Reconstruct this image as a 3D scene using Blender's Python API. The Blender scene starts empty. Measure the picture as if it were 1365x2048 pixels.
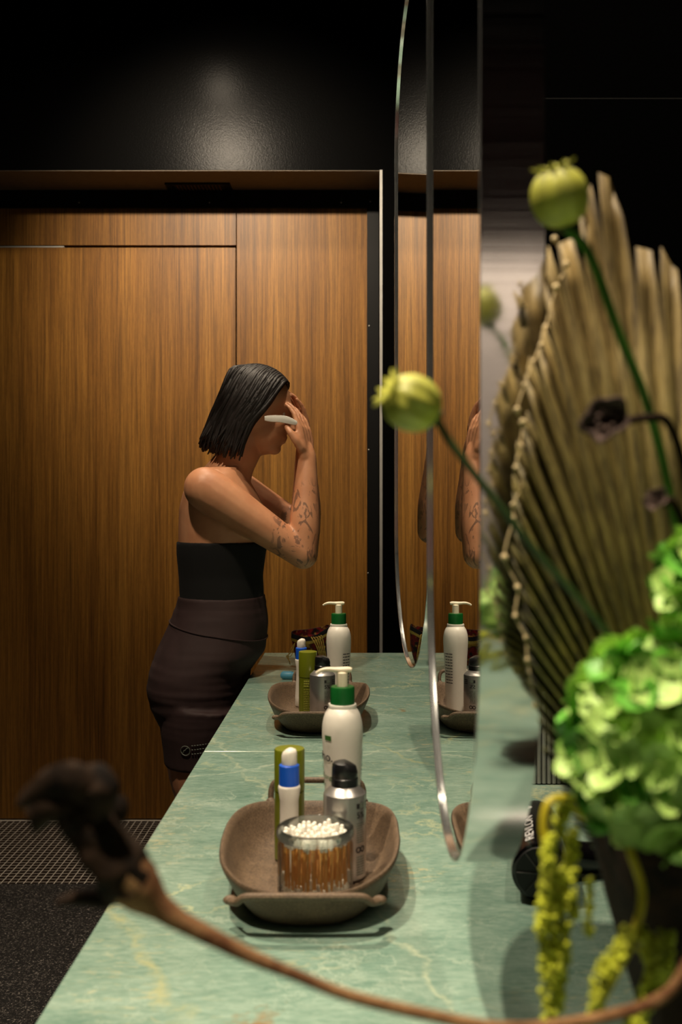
import bpy, bmesh, math, random
from mathutils import Vector, Matrix, noise as mnoise
from mathutils.bvhtree import BVHTree
random.seed(7)
PI = math.pi
C = bpy.context.scene.collection
sc = bpy.context.scene

# ------------------------------------------------------------------ camera, world, lights, exposure
CAM_Z = 1.335
cam_d = bpy.data.cameras.new('camera'); cam = bpy.data.objects.new('camera', cam_d); C.objects.link(cam)
cam.location = (0, 0, CAM_Z); cam.rotation_euler = (PI/2, 0, 0)
cam_d.sensor_width = 36; cam_d.lens = 35.0; cam_d.clip_start = 0.02
cam_d.shift_x = -0.01709; cam_d.shift_y = -0.01074
cam_d.dof.use_dof = True; cam_d.dof.focus_distance = 2.2; cam_d.dof.aperture_fstop = 6.3
sc.camera = cam
w = bpy.data.worlds.new('world'); sc.world = w; w.use_nodes = True
w.node_tree.nodes['Background'].inputs[0].default_value = (1.0, 0.82, 0.62, 1)
w.node_tree.nodes['Background'].inputs[1].default_value = 0.006
sc.view_settings.view_transform = 'Standard'; sc.view_settings.look = 'None'
sc.view_settings.gamma = 1.0; sc.view_settings.use_curve_mapping = False
sc.view_settings.exposure = 0.0
sc.cycles.transparent_max_bounces = 32
CEIL = 3.27
WARM = (1.0, 0.83, 0.62)
# recessed ceiling spots: (x, y, watts, cone degrees, blend, aim dx, aim dy)
SPOTS = [(-0.62, 3.30, 50, 168, 1.0, 0.00, 0.00),    # just in front of the bulkhead
         (-0.70, 2.40, 265, 62, 1.0, 0.26, 1.75),    # washing the wood panels
         (-0.66, 1.50, 190, 96, 1.0, 0.16, -0.02),   # over the left side of the counter
         (-0.10, 2.50, 80, 100, 1.0, -0.06, 0.0),    # over the far tray
         (-0.42, 0.16, 330, 52, 1.0, 0.30, 0.17),    # over the flowers
         (0.60, 1.20, 55, 70, 1.0, -0.10, 0.0),      # over the hair dryer
         (0.55, -1.70, 330, 90, 1.0, 0.0, -0.15)]    # unseen lamp, added to light the curtain behind the photographer

# ------------------------------------------------------------------ helpers
F = 1991.0
def P(px, py, Y):                                    # a point seen at (px,py) that stands at distance Y
    return Vector(((px-717.5)*Y/F, Y, CAM_Z+(1002-py)*Y/F))

class MB:
    def __init__(s): s.v = []; s.f = []
    def add(s, vs, fs):
        o = len(s.v); s.v += [tuple(p) for p in vs]; s.f += [tuple(i+o for i in q) for q in fs]; return s
    def box(s, a, b):
        x0,y0,z0 = a; x1,y1,z1 = b
        return s.add([(x0,y0,z0),(x1,y0,z0),(x1,y1,z0),(x0,y1,z0),(x0,y0,z1),(x1,y0,z1),(x1,y1,z1),(x0,y1,z1)],
                     [(3,2,1,0),(4,5,6,7),(0,1,5,4),(1,2,6,5),(2,3,7,6),(3,0,4,7)])
    def rings(s, rings, cap0=True, cap1=True, closed=True):
        n = len(rings[0]); vs = [p for r in rings for p in r]; fs = []
        for i in range(len(rings)-1):
            for j in range(n if closed else n-1):
                k = (j+1) % n
                fs.append((i*n+j, i*n+k, (i+1)*n+k, (i+1)*n+j))
        if cap0: fs.append(tuple(reversed(range(n))))
        if cap1: fs.append(tuple((len(rings)-1)*n+j for j in range(n)))
        return s.add(vs, fs)
    def lathe(s, prof, n=32, c=(0,0,0), sx=1, sy=1, cap0=True, cap1=True, mod=None):
        R = []
        for (r, z) in prof:
            ring = []
            for j in range(n):
                a = 2*PI*j/n; k = r*(mod(a, z) if mod else 1)
                ring.append((c[0]+k*sx*math.cos(a), c[1]+k*sy*math.sin(a), c[2]+z))
            R.append(ring)
        return s.rings(R, cap0, cap1)
    def tube(s, pts, rad, n=10, flat=1.0, cap=True):
        pts = [Vector(p) for p in pts]; m = len(pts)
        if not hasattr(rad, '__len__'): rad = [rad]*m
        R = []; up = None
        for i in range(m):
            t = (pts[min(i+1,m-1)]-pts[max(i-1,0)])
            t = t.normalized() if t.length > 1e-9 else Vector((0,0,1))
            if up is None:
                up = Vector((0,0,1)) if abs(t.z) < 0.9 else Vector((1,0,0))
            u = (up - t*up.dot(t)).normalized(); w_ = t.cross(u); up = u
            R.append([pts[i]+u*rad[i]*math.cos(2*PI*j/n)*flat+w_*rad[i]*math.sin(2*PI*j/n) for j in range(n)])
        return s.rings(R, cap, cap)
    def ball(s, c, r, n=12, m=8, rot=None):
        if not hasattr(r, '__len__'): r = (r, r, r)
        c = Vector(c); vs = []; fs = []
        for i in range(m+1):
            th = PI*i/m
            for j in range(n):
                a = 2*PI*j/n
                p = Vector((r[0]*math.sin(th)*math.cos(a), r[1]*math.sin(th)*math.sin(a), r[2]*math.cos(th)))
                vs.append(c+(rot @ p if rot else p))
        for i in range(m):
            for j in range(n):
                k = (j+1) % n
                fs.append((i*n+j, (i+1)*n+j, (i+1)*n+k, i*n+k))
        return s.add(vs, fs)
    def build(s, name, mat, parent=None, smooth=True, angle=40):
        me = bpy.data.meshes.new(name); me.from_pydata(s.v, [], s.f); me.validate(); me.update()
        return link(name, me, mat, parent, smooth, angle)

def link(name, me, mat, parent=None, smooth=True, angle=40):
    if mat is not None: me.materials.append(mat)
    bm = bmesh.new(); bm.from_mesh(me)
    bmesh.ops.remove_doubles(bm, verts=bm.verts, dist=1e-6)
    bmesh.ops.recalc_face_normals(bm, faces=bm.faces)
    for f in bm.faces: f.smooth = smooth
    if smooth:
        for e in bm.edges:
            if len(e.link_faces) == 2 and e.calc_face_angle(0) > math.radians(angle): e.smooth = False
    bm.to_mesh(me); bm.free()
    o = bpy.data.objects.new(name, me); C.objects.link(o); o.parent = parent
    return o

def empty(name, loc=(0,0,0), rz=0):
    o = bpy.data.objects.new(name, None); C.objects.link(o); o.location = loc; o.rotation_euler = (0,0,rz)
    o.empty_display_size = 0.02; return o
def tag(o, label=None, cat=None, group=None, kind=None):
    if label: o['label'] = label
    if cat: o['category'] = cat
    if group: o['group'] = group
    if kind: o['kind'] = kind
    return o
def thing(name, label, cat, loc=(0,0,0), rz=0, group=None):
    return tag(empty(name, loc, rz), label, cat, group)
def bevel(o, wd=0.002, seg=2):
    m = o.modifiers.new('bevel', 'BEVEL'); m.width = wd; m.segments = seg; m.limit_method = 'ANGLE'; m.angle_limit = math.radians(50)
    return o
def spline(pts, n):                                  # Catmull-Rom through tuples of any length
    pts = [tuple(p) for p in pts]; q = [pts[0]]+pts+[pts[-1]]; out = []
    for i in range(1, len(q)-2):
        for k in range(n):
            t = k/n
            out.append(tuple(0.5*((2*b)+(-a+c)*t+(2*a-5*b+4*c-d)*t*t+(-a+3*b-3*c+d)*t**3) for a,b,c,d in zip(q[i-1],q[i],q[i+1],q[i+2])))
    out.append(pts[-1]); return out
def text_mesh(txt, size, ext=0.0, shear=0.0, align='CENTER', bold=0.012):
    cu = bpy.data.curves.new('t', 'FONT'); cu.body = txt; cu.size = size; cu.align_x = align; cu.align_y = 'CENTER'
    cu.shear = shear; cu.offset = size*bold; cu.extrude = ext; cu.resolution_u = 3
    ob = bpy.data.objects.new('t', cu); C.objects.link(ob)
    me = bpy.data.meshes.new_from_object(ob.evaluated_get(bpy.context.evaluated_depsgraph_get()))
    vs = [tuple(v.co) for v in me.vertices]; fs = [tuple(p.vertices) for p in me.polygons]
    bpy.data.objects.remove(ob); bpy.data.curves.remove(cu); bpy.data.meshes.remove(me)
    return vs, fs
def wrap(vs, r, th0, z0, c=(0,0)):                   # flat print -> round a bottle; th from -Y towards +X
    rr = r if callable(r) else (lambda z: r)
    return [(c[0]+(rr(z0+y)+0.0004)*math.sin(th0+x/rr(z0)), c[1]-(rr(z0+y)+0.0004)*math.cos(th0+x/rr(z0)), z0+y) for (x,y,_) in vs]
def bars(lines, wd, ht, gap, rnd, seg=0.006):          # small print too small to read: short dashes
    vs = []; fs = []
    for i in range(lines):
        x = -wd/2; y = -i*gap
        while x < wd/2-0.001:
            l = min(seg*rnd.uniform(0.5,1.6), wd/2-x)
            k = max(1, int(l/0.002)+1)
            for q in range(k):
                x0 = x+l*q/k; x1 = x+l*(q+1)/k; o = len(vs)
                vs += [(x0,y-ht/2,0),(x1,y-ht/2,0),(x1,y+ht/2,0),(x0,y+ht/2,0)]; fs.append((o,o+1,o+2,o+3))
            x += l+seg*0.22
    return vs, fs
def remeshed(mb, voxel, smooth_it=4, fac=0.5):
    me = bpy.data.meshes.new('tmp'); me.from_pydata(mb.v, [], mb.f); me.update()
    bm = bmesh.new(); bm.from_mesh(me); bmesh.ops.recalc_face_normals(bm, faces=bm.faces); bm.to_mesh(me); bm.free()
    ob = bpy.data.objects.new('tmp', me); C.objects.link(ob)
    r = ob.modifiers.new('r', 'REMESH'); r.mode = 'VOXEL'; r.voxel_size = voxel; r.adaptivity = 0
    s_ = ob.modifiers.new('s', 'SMOOTH'); s_.factor = fac; s_.iterations = smooth_it
    res = bpy.data.meshes.new_from_object(ob.evaluated_get(bpy.context.evaluated_depsgraph_get()))
    bpy.data.objects.remove(ob); bpy.data.meshes.remove(me)
    return res

# ------------------------------------------------------------------ materials
class NT:
    def __init__(s, name):
        s.m = bpy.data.materials.new(name); s.m.use_nodes = True; s.t = s.m.node_tree
        s.b = s.t.nodes['Principled BSDF']; s.out = s.t.nodes['Material Output']
    def n(s, typ, **kw):
        nd = s.t.nodes.new(typ)
        for k, v in kw.items():
            if k in nd.inputs: nd.inputs[k].default_value = v
            else: setattr(nd, k, v)
        return nd
    def l(s, a, b): s.t.links.new(a, b)
    def coord(s, scale=(1,1,1), rot=(0,0,0), out='Object'):
        tc = s.n('ShaderNodeTexCoord'); mp = s.n('ShaderNodeMapping'); mp.inputs['Scale'].default_value = scale
        mp.inputs['Rotation'].default_value = rot; s.l(tc.outputs[out], mp.inputs['Vector']); return mp.outputs['Vector']
    def noise(s, vec, scale, detail=4, rough=0.55, dist=0.0):
        nd = s.n('ShaderNodeTexNoise'); nd.inputs['Scale'].default_value = scale; nd.inputs['Detail'].default_value = detail
        nd.inputs['Roughness'].default_value = rough; nd.inputs['Distortion'].default_value = dist
        s.l(vec, nd.inputs['Vector']); return nd.outputs['Fac']
    def ramp(s, fac, stops):
        r = s.n('ShaderNodeValToRGB'); e = r.color_ramp.elements
        while len(e) < len(stops): e.new(0.5)
        for el, (p, c) in zip(e, stops):
            el.position = p; el.color = (*c, 1) if hasattr(c, '__len__') else (c, c, c, 1)
        s.l(fac, r.inputs['Fac']); return r.outputs['Color']
    def mix(s, fac, a, b, mode='MIX'):
        m = s.n('ShaderNodeMix', data_type='RGBA', blend_type=mode)
        for sock, v in ((m.inputs[0], fac), (m.inputs[6], a), (m.inputs[7], b)):
            if isinstance(v, bpy.types.NodeSocket): s.l(v, sock)
            elif hasattr(v, '__len__'): sock.default_value = (*v, 1)
            else: sock.default_value = v
        return m.outputs[2]
    def bump(s, h, strength=0.3, dist=0.002):
        b = s.n('ShaderNodeBump'); b.inputs['Strength'].default_value = strength; b.inputs['Distance'].default_value = dist
        s.l(h, b.inputs['Height']); s.l(b.outputs['Normal'], s.b.inputs['Normal'])
def S(r, g, b):                                      # sRGB 0-255 -> linear
    f = lambda c: (c/12.92 if c <= 0.04045 else ((c+0.055)/1.055)**2.4)
    return (f(r/255), f(g/255), f(b/255))
def pbr(name, col, rough=0.5, metal=0.0, var=0.0, vscale=30, bump=0.0, bscale=200, spec=None, coat=0, sss=0, trans=0):
    t = NT(name); b = t.b
    b.inputs['Base Color'].default_value = (*col, 1); b.inputs['Roughness'].default_value = rough; b.inputs['Metallic'].default_value = metal
    if spec is not None: b.inputs['Specular IOR Level'].default_value = spec
    if coat: b.inputs['Coat Weight'].default_value = coat; b.inputs['Coat Roughness'].default_value = 0.08
    if sss: b.inputs['Subsurface Weight'].default_value = sss; b.inputs['Subsurface Radius'].default_value = (0.01,0.005,0.003)
    if var or bump:
        v = t.coord()
        if var:
            f = t.noise(v, vscale)
            t.l(t.ramp(f, [(0.3, tuple(c*(1-var) for c in col)), (0.7, tuple(min(1,c*(1+var)) for c in col))]), b.inputs['Base Color'])
        if bump: t.bump(t.noise(v, bscale), bump, 0.001)
    return t.m

def wood_mat():
    t = NT('wood_veneer'); v = t.coord((1,1,0.022)); v2 = t.coord((1,1,0.010)); v3 = t.coord((1,1,0.05))
    a = t.noise(v2, 7, 4, 0.55, 0.5); f = t.noise(v, 70, 7, 0.72, 0.35); g = t.noise(v2, 330, 4, 0.65, 0.1); k = t.noise(v3, 900, 3, 0.6)
    c1 = t.ramp(a, [(0.30, S(98,60,18)), (0.5, S(140,94,34)), (0.72, S(170,120,50))])
    c2 = t.ramp(f, [(0.34, S(62,36,10)), (0.50, S(138,92,34)), (0.68, S(178,126,54))])
    c = t.mix(0.5, c1, c2); fine = t.ramp(g, [(0.38, 0.50), (0.56, 1.0)])
    c = t.mix(0.85, c, fine, 'MULTIPLY'); c = t.mix(0.5, c, t.ramp(k, [(0.36, 0.55), (0.55, 1.0)]), 'MULTIPLY')
    t.l(c, t.b.inputs['Base Color'])
    t.b.inputs['Roughness'].default_value = 0.46; t.b.inputs['Specular IOR Level'].default_value = 0.35
    t.bump(g, 0.10, 0.001); return t.m
def stone_mat():
    t = NT('green_quartzite')
    v = t.coord((1,1,1), (0,0,0.5)); vs = t.coord((1.0,2.0,1), (0,0,0.25)); vf = t.coord((1.0,3.2,1), (0,0,0.18))
    n1 = t.noise(vs, 2.2, 8, 0.6, 1.6); n2 = t.noise(vf, 16, 7, 0.72, 1.0); n3 = t.noise(vf, 60, 5, 0.7, 0.5)
    base = t.ramp(n1, [(0.28, S(92,128,110)), (0.45, S(122,154,134)), (0.60, S(150,178,157)), (0.78, S(190,206,186))])
    d = t.ramp(n2, [(0.30, S(84,120,102)), (0.52, S(134,164,144)), (0.74, S(186,202,180))])
    c = t.mix(0.42, base, d)
    c = t.mix(0.22, c, t.ramp(n3, [(0.36, S(80,112,96)), (0.64, S(196,206,184))]))
    ds = t.n('ShaderNodeTexNoise'); ds.inputs['Scale'].default_value = 3.2; ds.inputs['Detail'].default_value = 7; ds.inputs['Roughness'].default_value = 0.65; t.l(v, ds.inputs['Vector'])
    mx = t.n('ShaderNodeMix', data_type='VECTOR'); mx.inputs[0].default_value = 0.34
    t.l(v, mx.inputs[4]); t.l(ds.outputs['Color'], mx.inputs[5])
    for scale, wd, amt, col, ns in ((2.6, 0.014, 0.62, S(204,206,158), 4.0), (5.5, 0.016, 0.42, S(198,210,184), 7.0), (12.0, 0.03, 0.30, S(192,206,182), 9.0)):
        vn = t.n('ShaderNodeTexVoronoi', feature='DISTANCE_TO_EDGE'); vn.inputs['Scale'].default_value = scale; t.l(mx.outputs[1], vn.inputs['Vector'])
        line = t.ramp(vn.outputs['Distance'], [(0.0, amt), (wd*0.4, amt*0.6), (wd, 0.0)])
        brk = t.ramp(t.noise(v, ns, 4), [(0.46, 0.0), (0.60, 1.0)])
        c = t.mix(t.mix(1.0, line, brk, 'MULTIPLY'), c, col)
    fl = t.noise(t.coord((30,78,1), (0,0,0.10)), 1.6, 5, 0.62, 0.6); zone = t.ramp(t.noise(v, 3.4, 4), [(0.47, 0.0), (0.60, 1.0)])
    gm = t.mix(1.0, t.ramp(fl, [(0.55, 0.0), (0.63, 0.62)]), zone, 'MULTIPLY')
    c = t.mix(gm, c, S(208,196,146))
    wob = t.noise(v, 9, 5, 0.6); wob2 = t.noise(v, 26, 4, 0.7)
    sx = t.n('ShaderNodeSeparateXYZ'); t.l(t.coord(), sx.inputs[0])
    def mth(op, a, b):
        m = t.n('ShaderNodeMath', operation=op)
        for k, q in enumerate((a, b)):
            if isinstance(q, bpy.types.NodeSocket): t.l(q, m.inputs[k])
            else: m.inputs[k].default_value = q
        return m.outputs[0]
    for nx, ny, c0, wd, col, amt in ((0.885, 0.466, 0.276, 0.010, S(188,184,126), 0.6), (0.94, 0.34, 0.40, 0.006, S(200,206,170), 0.6), (0.80, 0.60, 1.16, 0.007, S(196,196,140), 0.6), (-0.45, 0.89, 1.62, 0.006, S(206,214,186), 0.6), (0.2, 0.98, 2.35, 0.006, S(200,208,176), 0.6)):
        d_ = mth('ADD', mth('MULTIPLY', sx.outputs[0], nx), mth('MULTIPLY', sx.outputs[1], ny))
        d_ = mth('ADD', mth('SUBTRACT', d_, c0+0.055), mth('MULTIPLY', wob, 0.11))
        d_ = mth('DIVIDE', mth('ABSOLUTE', d_, 0.0), wd)
        vm = t.mix(1.0, t.ramp(d_, [(0.05, amt), (1.0, 0.0)]), t.ramp(wob2, [(0.38, 0.15), (0.58, 1.0)]), 'MULTIPLY')
        c = t.mix(vm, c, col)
    ru = t.ramp(t.noise(t.coord(), 8.5, 5), [(0.715, 0.0), (0.76, 0.75)])
    c = t.mix(ru, c, S(150,104,44))
    c = t.mix(1.0, c, (0.80,0.84,0.90), 'MULTIPLY')
    t.l(c, t.b.inputs['Base Color']); t.b.inputs['Roughness'].default_value = 0.2
    t.b.inputs['Specular IOR Level'].default_value = 0.45
    t.bump(n2, 0.04, 0.001); return t.m
def carpet_mat():
    t = NT('carpet'); v = t.coord()
    f = t.noise(v, 150, 6, 0.9); w_ = t.n('ShaderNodeTexWave'); w_.inputs['Scale'].default_value = 26; w_.inputs['Distortion'].default_value = 1.5
    w_.inputs['Detail Scale'].default_value = 12; t.l(t.coord((1,0.5,1), (0,0,0.4)), w_.inputs['Vector'])
    c = t.ramp(f, [(0.46, S(14,13,12)), (0.56, S(42,39,37)), (0.64, S(235,225,215))])
    t.l(t.mix(0.5, c, t.ramp(w_.outputs['Fac'], [(0.2, 0.45), (0.8, 1.0)]), 'MULTIPLY'), t.b.inputs['Base Color'])
    t.b.inputs['Roughness'].default_value = 0.95; t.bump(f, 0.8, 0.004); return t.m
def skin_mat():
    t = NT('skin'); v = t.coord()
    c = t.ramp(t.noise(v, 14, 4), [(0.3, S(196,134,96)), (0.7, S(216,156,116))])
    sp = t.n('ShaderNodeSeparateXYZ'); t.l(v, sp.inputs[0])   # tattoo ink on the forearms
    mk = t.ramp(t.noise(t.coord((1,1,0.6), (0,0.5,0)), 34, 3, 0.5, 2.2), [(0.53, 0.0), (0.58, 1.0)])
    def rng(sock, a, b):
        m = t.n('ShaderNodeMapRange'); m.inputs['From Min'].default_value = a; m.inputs['From Max'].default_value = b; t.l(sock, m.inputs['Value']); return m.outputs['Result']
    arm = t.mix(1.0, t.mix(1.0, rng(sp.outputs['X'], -0.235, -0.205), t.mix(1.0, rng(sp.outputs['Z'], 1.15, 1.18), rng(sp.outputs['Z'], 1.40, 1.36), 'MULTIPLY'), 'MULTIPLY'), rng(sp.outputs['X'], -0.10, -0.12), 'MULTIPLY')
    ink = t.mix(0.62, (0,0,0), t.mix(1.0, mk, arm, 'MULTIPLY'))
    t.l(t.mix(ink, c, S(58,52,52)), t.b.inputs['Base Color'])
    t.b.inputs['Roughness'].default_value = 0.48; t.b.inputs['Subsurface Weight'].default_value = 0.12
    t.b.inputs['Subsurface Radius'].default_value = (0.012,0.005,0.003); t.b.inputs['Subsurface Scale'].default_value = 1.0
    return t.m
def glass_mat():
    t = NT('clear_glass'); tr = t.n('ShaderNodeBsdfTransparent'); tr.inputs[0].default_value = (0.93,0.96,0.94,1)
    gl = t.n('ShaderNodeBsdfGlossy'); gl.inputs['Roughness'].default_value = 0.06
    fr = t.n('ShaderNodeFresnel'); fr.inputs['IOR'].default_value = 1.42
    mx = t.n('ShaderNodeMixShader'); t.l(fr.outputs[0], mx.inputs[0]); t.l(tr.outputs[0], mx.inputs[1]); t.l(gl.outputs[0], mx.inputs[2])
    t.l(mx.outputs[0], t.out.inputs['Surface']); return t.m
def rim_glass_mat():
    t = NT('thick_rim_glass'); tr = t.n('ShaderNodeBsdfTransparent'); tr.inputs[0].default_value = (0.93,0.96,0.94,1)
    df = t.n('ShaderNodeBsdfTranslucent'); df.inputs[0].default_value = (0.86,0.92,0.88,1)
    gl = t.n('ShaderNodeBsdfGlossy'); gl.inputs['Roughness'].default_value = 0.08
    fr = t.n('ShaderNodeFresnel'); fr.inputs['IOR'].default_value = 1.5
    m1 = t.n('ShaderNodeMixShader'); m1.inputs[0].default_value = 0.22; t.l(tr.outputs[0], m1.inputs[1]); t.l(df.outputs[0], m1.inputs[2])
    mx = t.n('ShaderNodeMixShader'); t.l(fr.outputs[0], mx.inputs[0]); t.l(m1.outputs[0], mx.inputs[1]); t.l(gl.outputs[0], mx.inputs[2])
    t.l(mx.outputs[0], t.out.inputs['Surface']); return t.m
def brushed_mat():
    t = NT('polished_steel'); b = t.b; b.inputs['Metallic'].default_value = 1; b.inputs['Base Color'].default_value = (0.62,0.62,0.62,1)
    f = t.noise(t.coord((1,1,160)), 3, 3)
    t.l(t.ramp(f, [(0.3, 0.06), (0.7, 0.13)]), b.inputs['Roughness']); t.bump(f, 0.05, 0.0005); return t.m
def stoneware_mat():
    t = NT('brown_stoneware'); v = t.coord()
    a = t.noise(v, 60, 5, 0.7); b_ = t.noise(v, 420, 3, 0.7)
    c = t.mix(0.5, t.ramp(a, [(0.3, S(66,52,39)), (0.7, S(108,88,67))]), t.ramp(b_, [(0.35, S(52,40,30)), (0.7, S(140,116,90))]))
    t.l(c, t.b.inputs['Base Color']); t.b.inputs['Roughness'].default_value = 0.6; t.bump(b_, 0.25, 0.001); return t.m
def pouch_mat():
    t = NT('embroidered_cloth'); v = t.coord()
    vo = t.n('ShaderNodeTexVoronoi'); vo.inputs['Scale'].default_value = 70; t.l(v, vo.inputs['Vector'])
    c = t.ramp(t.noise(v, 28, 3), [(0.38, S(30,14,20)), (0.47, S(150,26,22)), (0.56, S(70,18,22)), (0.66, S(190,140,46))])
    t.l(t.mix(t.ramp(vo.outputs['Distance'], [(0.1, 0.6), (0.3, 0.0)]), c, S(214,168,70)), t.b.inputs['Base Color'])
    t.b.inputs['Roughness'].default_value = 0.8; t.bump(vo.outputs['Distance'], 0.5, 0.002); return t.m
def palm_mat():
    t = NT('dried_palm'); v = t.coord()
    a = t.noise(v, 11, 4, 0.6); f = t.noise(t.coord((1,1,0.10), (0,-0.22,0)), 150, 5, 0.75)
    sp = t.n('ShaderNodeSeparateXYZ'); t.l(v, sp.inputs[0])
    mr = t.n('ShaderNodeMapRange'); mr.inputs['From Min'].default_value = 1.24; mr.inputs['From Max'].default_value = 1.44; t.l(sp.outputs['Z'], mr.inputs['Value'])
    green = t.ramp(a, [(0.35, S(58,66,12)), (0.6, S(102,102,28)), (0.8, S(136,128,58))])     # still green towards the stalk
    tan = t.ramp(a, [(0.35, S(112,94,52)), (0.6, S(160,140,90)), (0.8, S(194,174,124))])   # dried tips
    c = t.mix(mr.outputs['Result'], green, tan)
    t.l(t.mix(0.8, c, t.ramp(f, [(0.38, S(58,38,16)), (0.56, 1.0)]), 'MULTIPLY'), t.b.inputs['Base Color'])
    t.b.inputs['Roughness'].default_value = 0.6; return t.m
def bark_mat(name, c0, c1, sc_=60):
    t = NT(name); v = t.coord(); a = t.noise(v, sc_, 6, 0.7, 0.5)
    t.l(t.ramp(a, [(0.35, c0), (0.7, c1)]), t.b.inputs['Base Color']); t.b.inputs['Roughness'].default_value = 0.85; t.b.inputs['Specular IOR Level'].default_value = 0.15
    t.bump(a, 0.6, 0.003); return t.m
def black_wall_mat():
    t = NT('black_eggshell_paint'); v = t.coord(); f = t.noise(v, 170, 3, 0.6)
    t.b.inputs['Base Color'].default_value = (*S(8,8,8), 1); t.b.inputs['Roughness'].default_value = 0.22
    t.b.inputs['Specular IOR Level'].default_value = 0.022
    t.bump(f, 0.30, 0.0012); return t.m
def emit_mat(name, col, st):
    t = NT(name); t.b.inputs['Base Color'].default_value = (*col,1); t.b.inputs['Emission Color'].default_value = (*col,1); t.b.inputs['Emission Strength'].default_value = st
    return t.m

M = dict(
    wood=wood_mat(), stone=stone_mat(), carpet=carpet_mat(), skin=skin_mat(), glass=glass_mat(), rimglass=rim_glass_mat(), steel=brushed_mat(),
    ware=stoneware_mat(), pouch=pouch_mat(), palm=palm_mat(), blackwall=black_wall_mat(),
    mosaic=pbr('mosaic_tile', S(34,29,26), 0.35, var=0.25, vscale=25), grout=pbr('grout', S(206,198,186), 0.9, var=0.1, vscale=80),
    blackmetal=pbr('black_metal', S(20,20,20), 0.42, 0.6, bump=0.08, bscale=90), soffit=pbr('dark_soffit', S(104,92,78), 0.7, var=0.08),
    alu=pbr('aluminium_trim', S(200,198,192), 0.4, 0.4, var=0.06), screw=pbr('screw', S(150,148,140), 0.35, 0.9, var=0.05),
    gap=pbr('black_backing', S(14,13,12), 0.8, var=0.1), burgundy=pbr('burgundy_paint', S(98,42,44), 0.6, var=0.12, vscale=6),  # gap: near-black backing behind the panels, grille and tiles
    curtain=pbr('grey_linen', S(190,184,184), 0.9, var=0.12, vscale=60, bump=0.2, bscale=500),
    kitkat=pbr('charcoal_glazed_tile', S(150,150,144), 0.3, var=0.18, vscale=14), mirror=pbr('mirror_silver', (0.86,0.88,0.86), 0.004, 1.0),
    bevelglass=pbr('polished_glass_edge', (0.84,0.86,0.86), 0.14, 0.95, var=0.04),
    white=pbr('white_plastic', S(232,226,214), 0.38, var=0.03, sss=0.0), ivory=pbr('ivory_plastic', S(238,226,198), 0.35, var=0.03),
    green=pbr('green_plastic', S(18,92,36), 0.35, var=0.08), olive=pbr('olive_plastic', S(104,112,20), 0.32, var=0.05),
    oliveprint=pbr('pale_olive_print', S(168,170,70), 0.5, var=0.03), blue=pbr('blue_plastic', S(20,88,206), 0.4, var=0.04),
    alucan=pbr('brushed_can', S(196,192,188), 0.3, 0.85, var=0.05, vscale=90), blackcap=pbr('black_plastic', S(20,20,21), 0.32, var=0.1),
    ink=pbr('dark_ink', S(34,30,30), 0.5, var=0.05), greenink=pbr('green_ink', S(56,104,44), 0.5, var=0.05), whiteink=pbr('white_ink', S(226,226,226), 0.5, var=0.02),
    grey=pbr('grey_print', S(110,116,104), 0.5, var=0.05), cotton=pbr('cotton', S(244,240,228), 0.95, var=0.03, bump=0.3, bscale=900),
    stick=pbr('bamboo_stick', S(226,172,96), 0.55, var=0.15, vscale=60), lblue=pbr('light_blue_plastic', S(84,150,178), 0.45, var=0.1),
    cord=pbr('gold_cord', S(206,166,78), 0.7, var=0.3, vscale=300), hair=pbr('dark_hair', S(24,15,11), 0.55, var=0.4, vscale=60, bump=0.6, bscale=120),
    shorts=pbr('plum_brown_fabric', S(50,31,30), 0.75, var=0.1, vscale=30), topfab=pbr('black_fabric', S(5,4,4), 0.9, var=0.1),
    band=pbr('taupe_fabric', S(96,78,66), 0.8, var=0.1), eye=pbr('eye_white', S(225,220,212), 0.2, var=0.02),
    dryer=pbr('glossy_black_plastic', S(16,14,16), 0.16, var=0.05), dgrill=pbr('matte_black_grille', S(24,24,24), 0.55, var=0.1),
    poppy=pbr('poppy_pod_skin', S(176,178,72), 0.5, var=0.3, vscale=70, sss=0.05), stem=pbr('green_stem', S(66,118,26), 0.5, var=0.25, vscale=40),
    stemdark=pbr('dark_green_stem', S(44,66,26), 0.55, var=0.25, vscale=40), petal=pbr('hydrangea_petal', S(174,210,112), 0.5, var=0.16, vscale=45, sss=0.08),
    petal2=pbr('hydrangea_petal_deep', S(94,166,48), 0.5, var=0.25, vscale=45, sss=0.08), leafgreen=pbr('hydrangea_stalk', S(30,74,14), 0.6, var=0.2),
    amar=pbr('amaranth', S(178,186,40), 0.65, var=0.3, vscale=120), amarstem=pbr('amaranth_stem', S(186,172,30), 0.5, var=0.15),
    bark=bark_mat('dark_bark', S(12,7,5), S(46,28,14)), pod=bark_mat('dried_pod', S(9,6,4), S(56,40,27), 70), twig=bark_mat('dried_stem', S(84,52,32), S(164,128,88), 40),
    dkpod=bark_mat('dark_dried_flower', S(34,26,24), S(110,92,84), 120), bead=pbr('pale_leaf_curl', S(204,184,140), 0.6, var=0.12),
    cabinet=pbr('black_cabinet', S(24,23,22), 0.5, var=0.1), lamp=emit_mat('lamp_lens', (1.0,0.86,0.66), 6.0))

# ------------------------------------------------------------------ the setting
WY, BY = 4.165, 3.91                                  # wood wall, bulkhead face
floor = tag(MB().box((-2.4,-3.0,-0.05),(1.6,WY+0.1,-0.0002)).build('floor', M['grout'], smooth=False), kind='structure')
MB().box((-2.4,-3.0,-0.0005),(1.6,3.462,0.004)).build('carpet', M['carpet'], floor, smooth=False)
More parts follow.
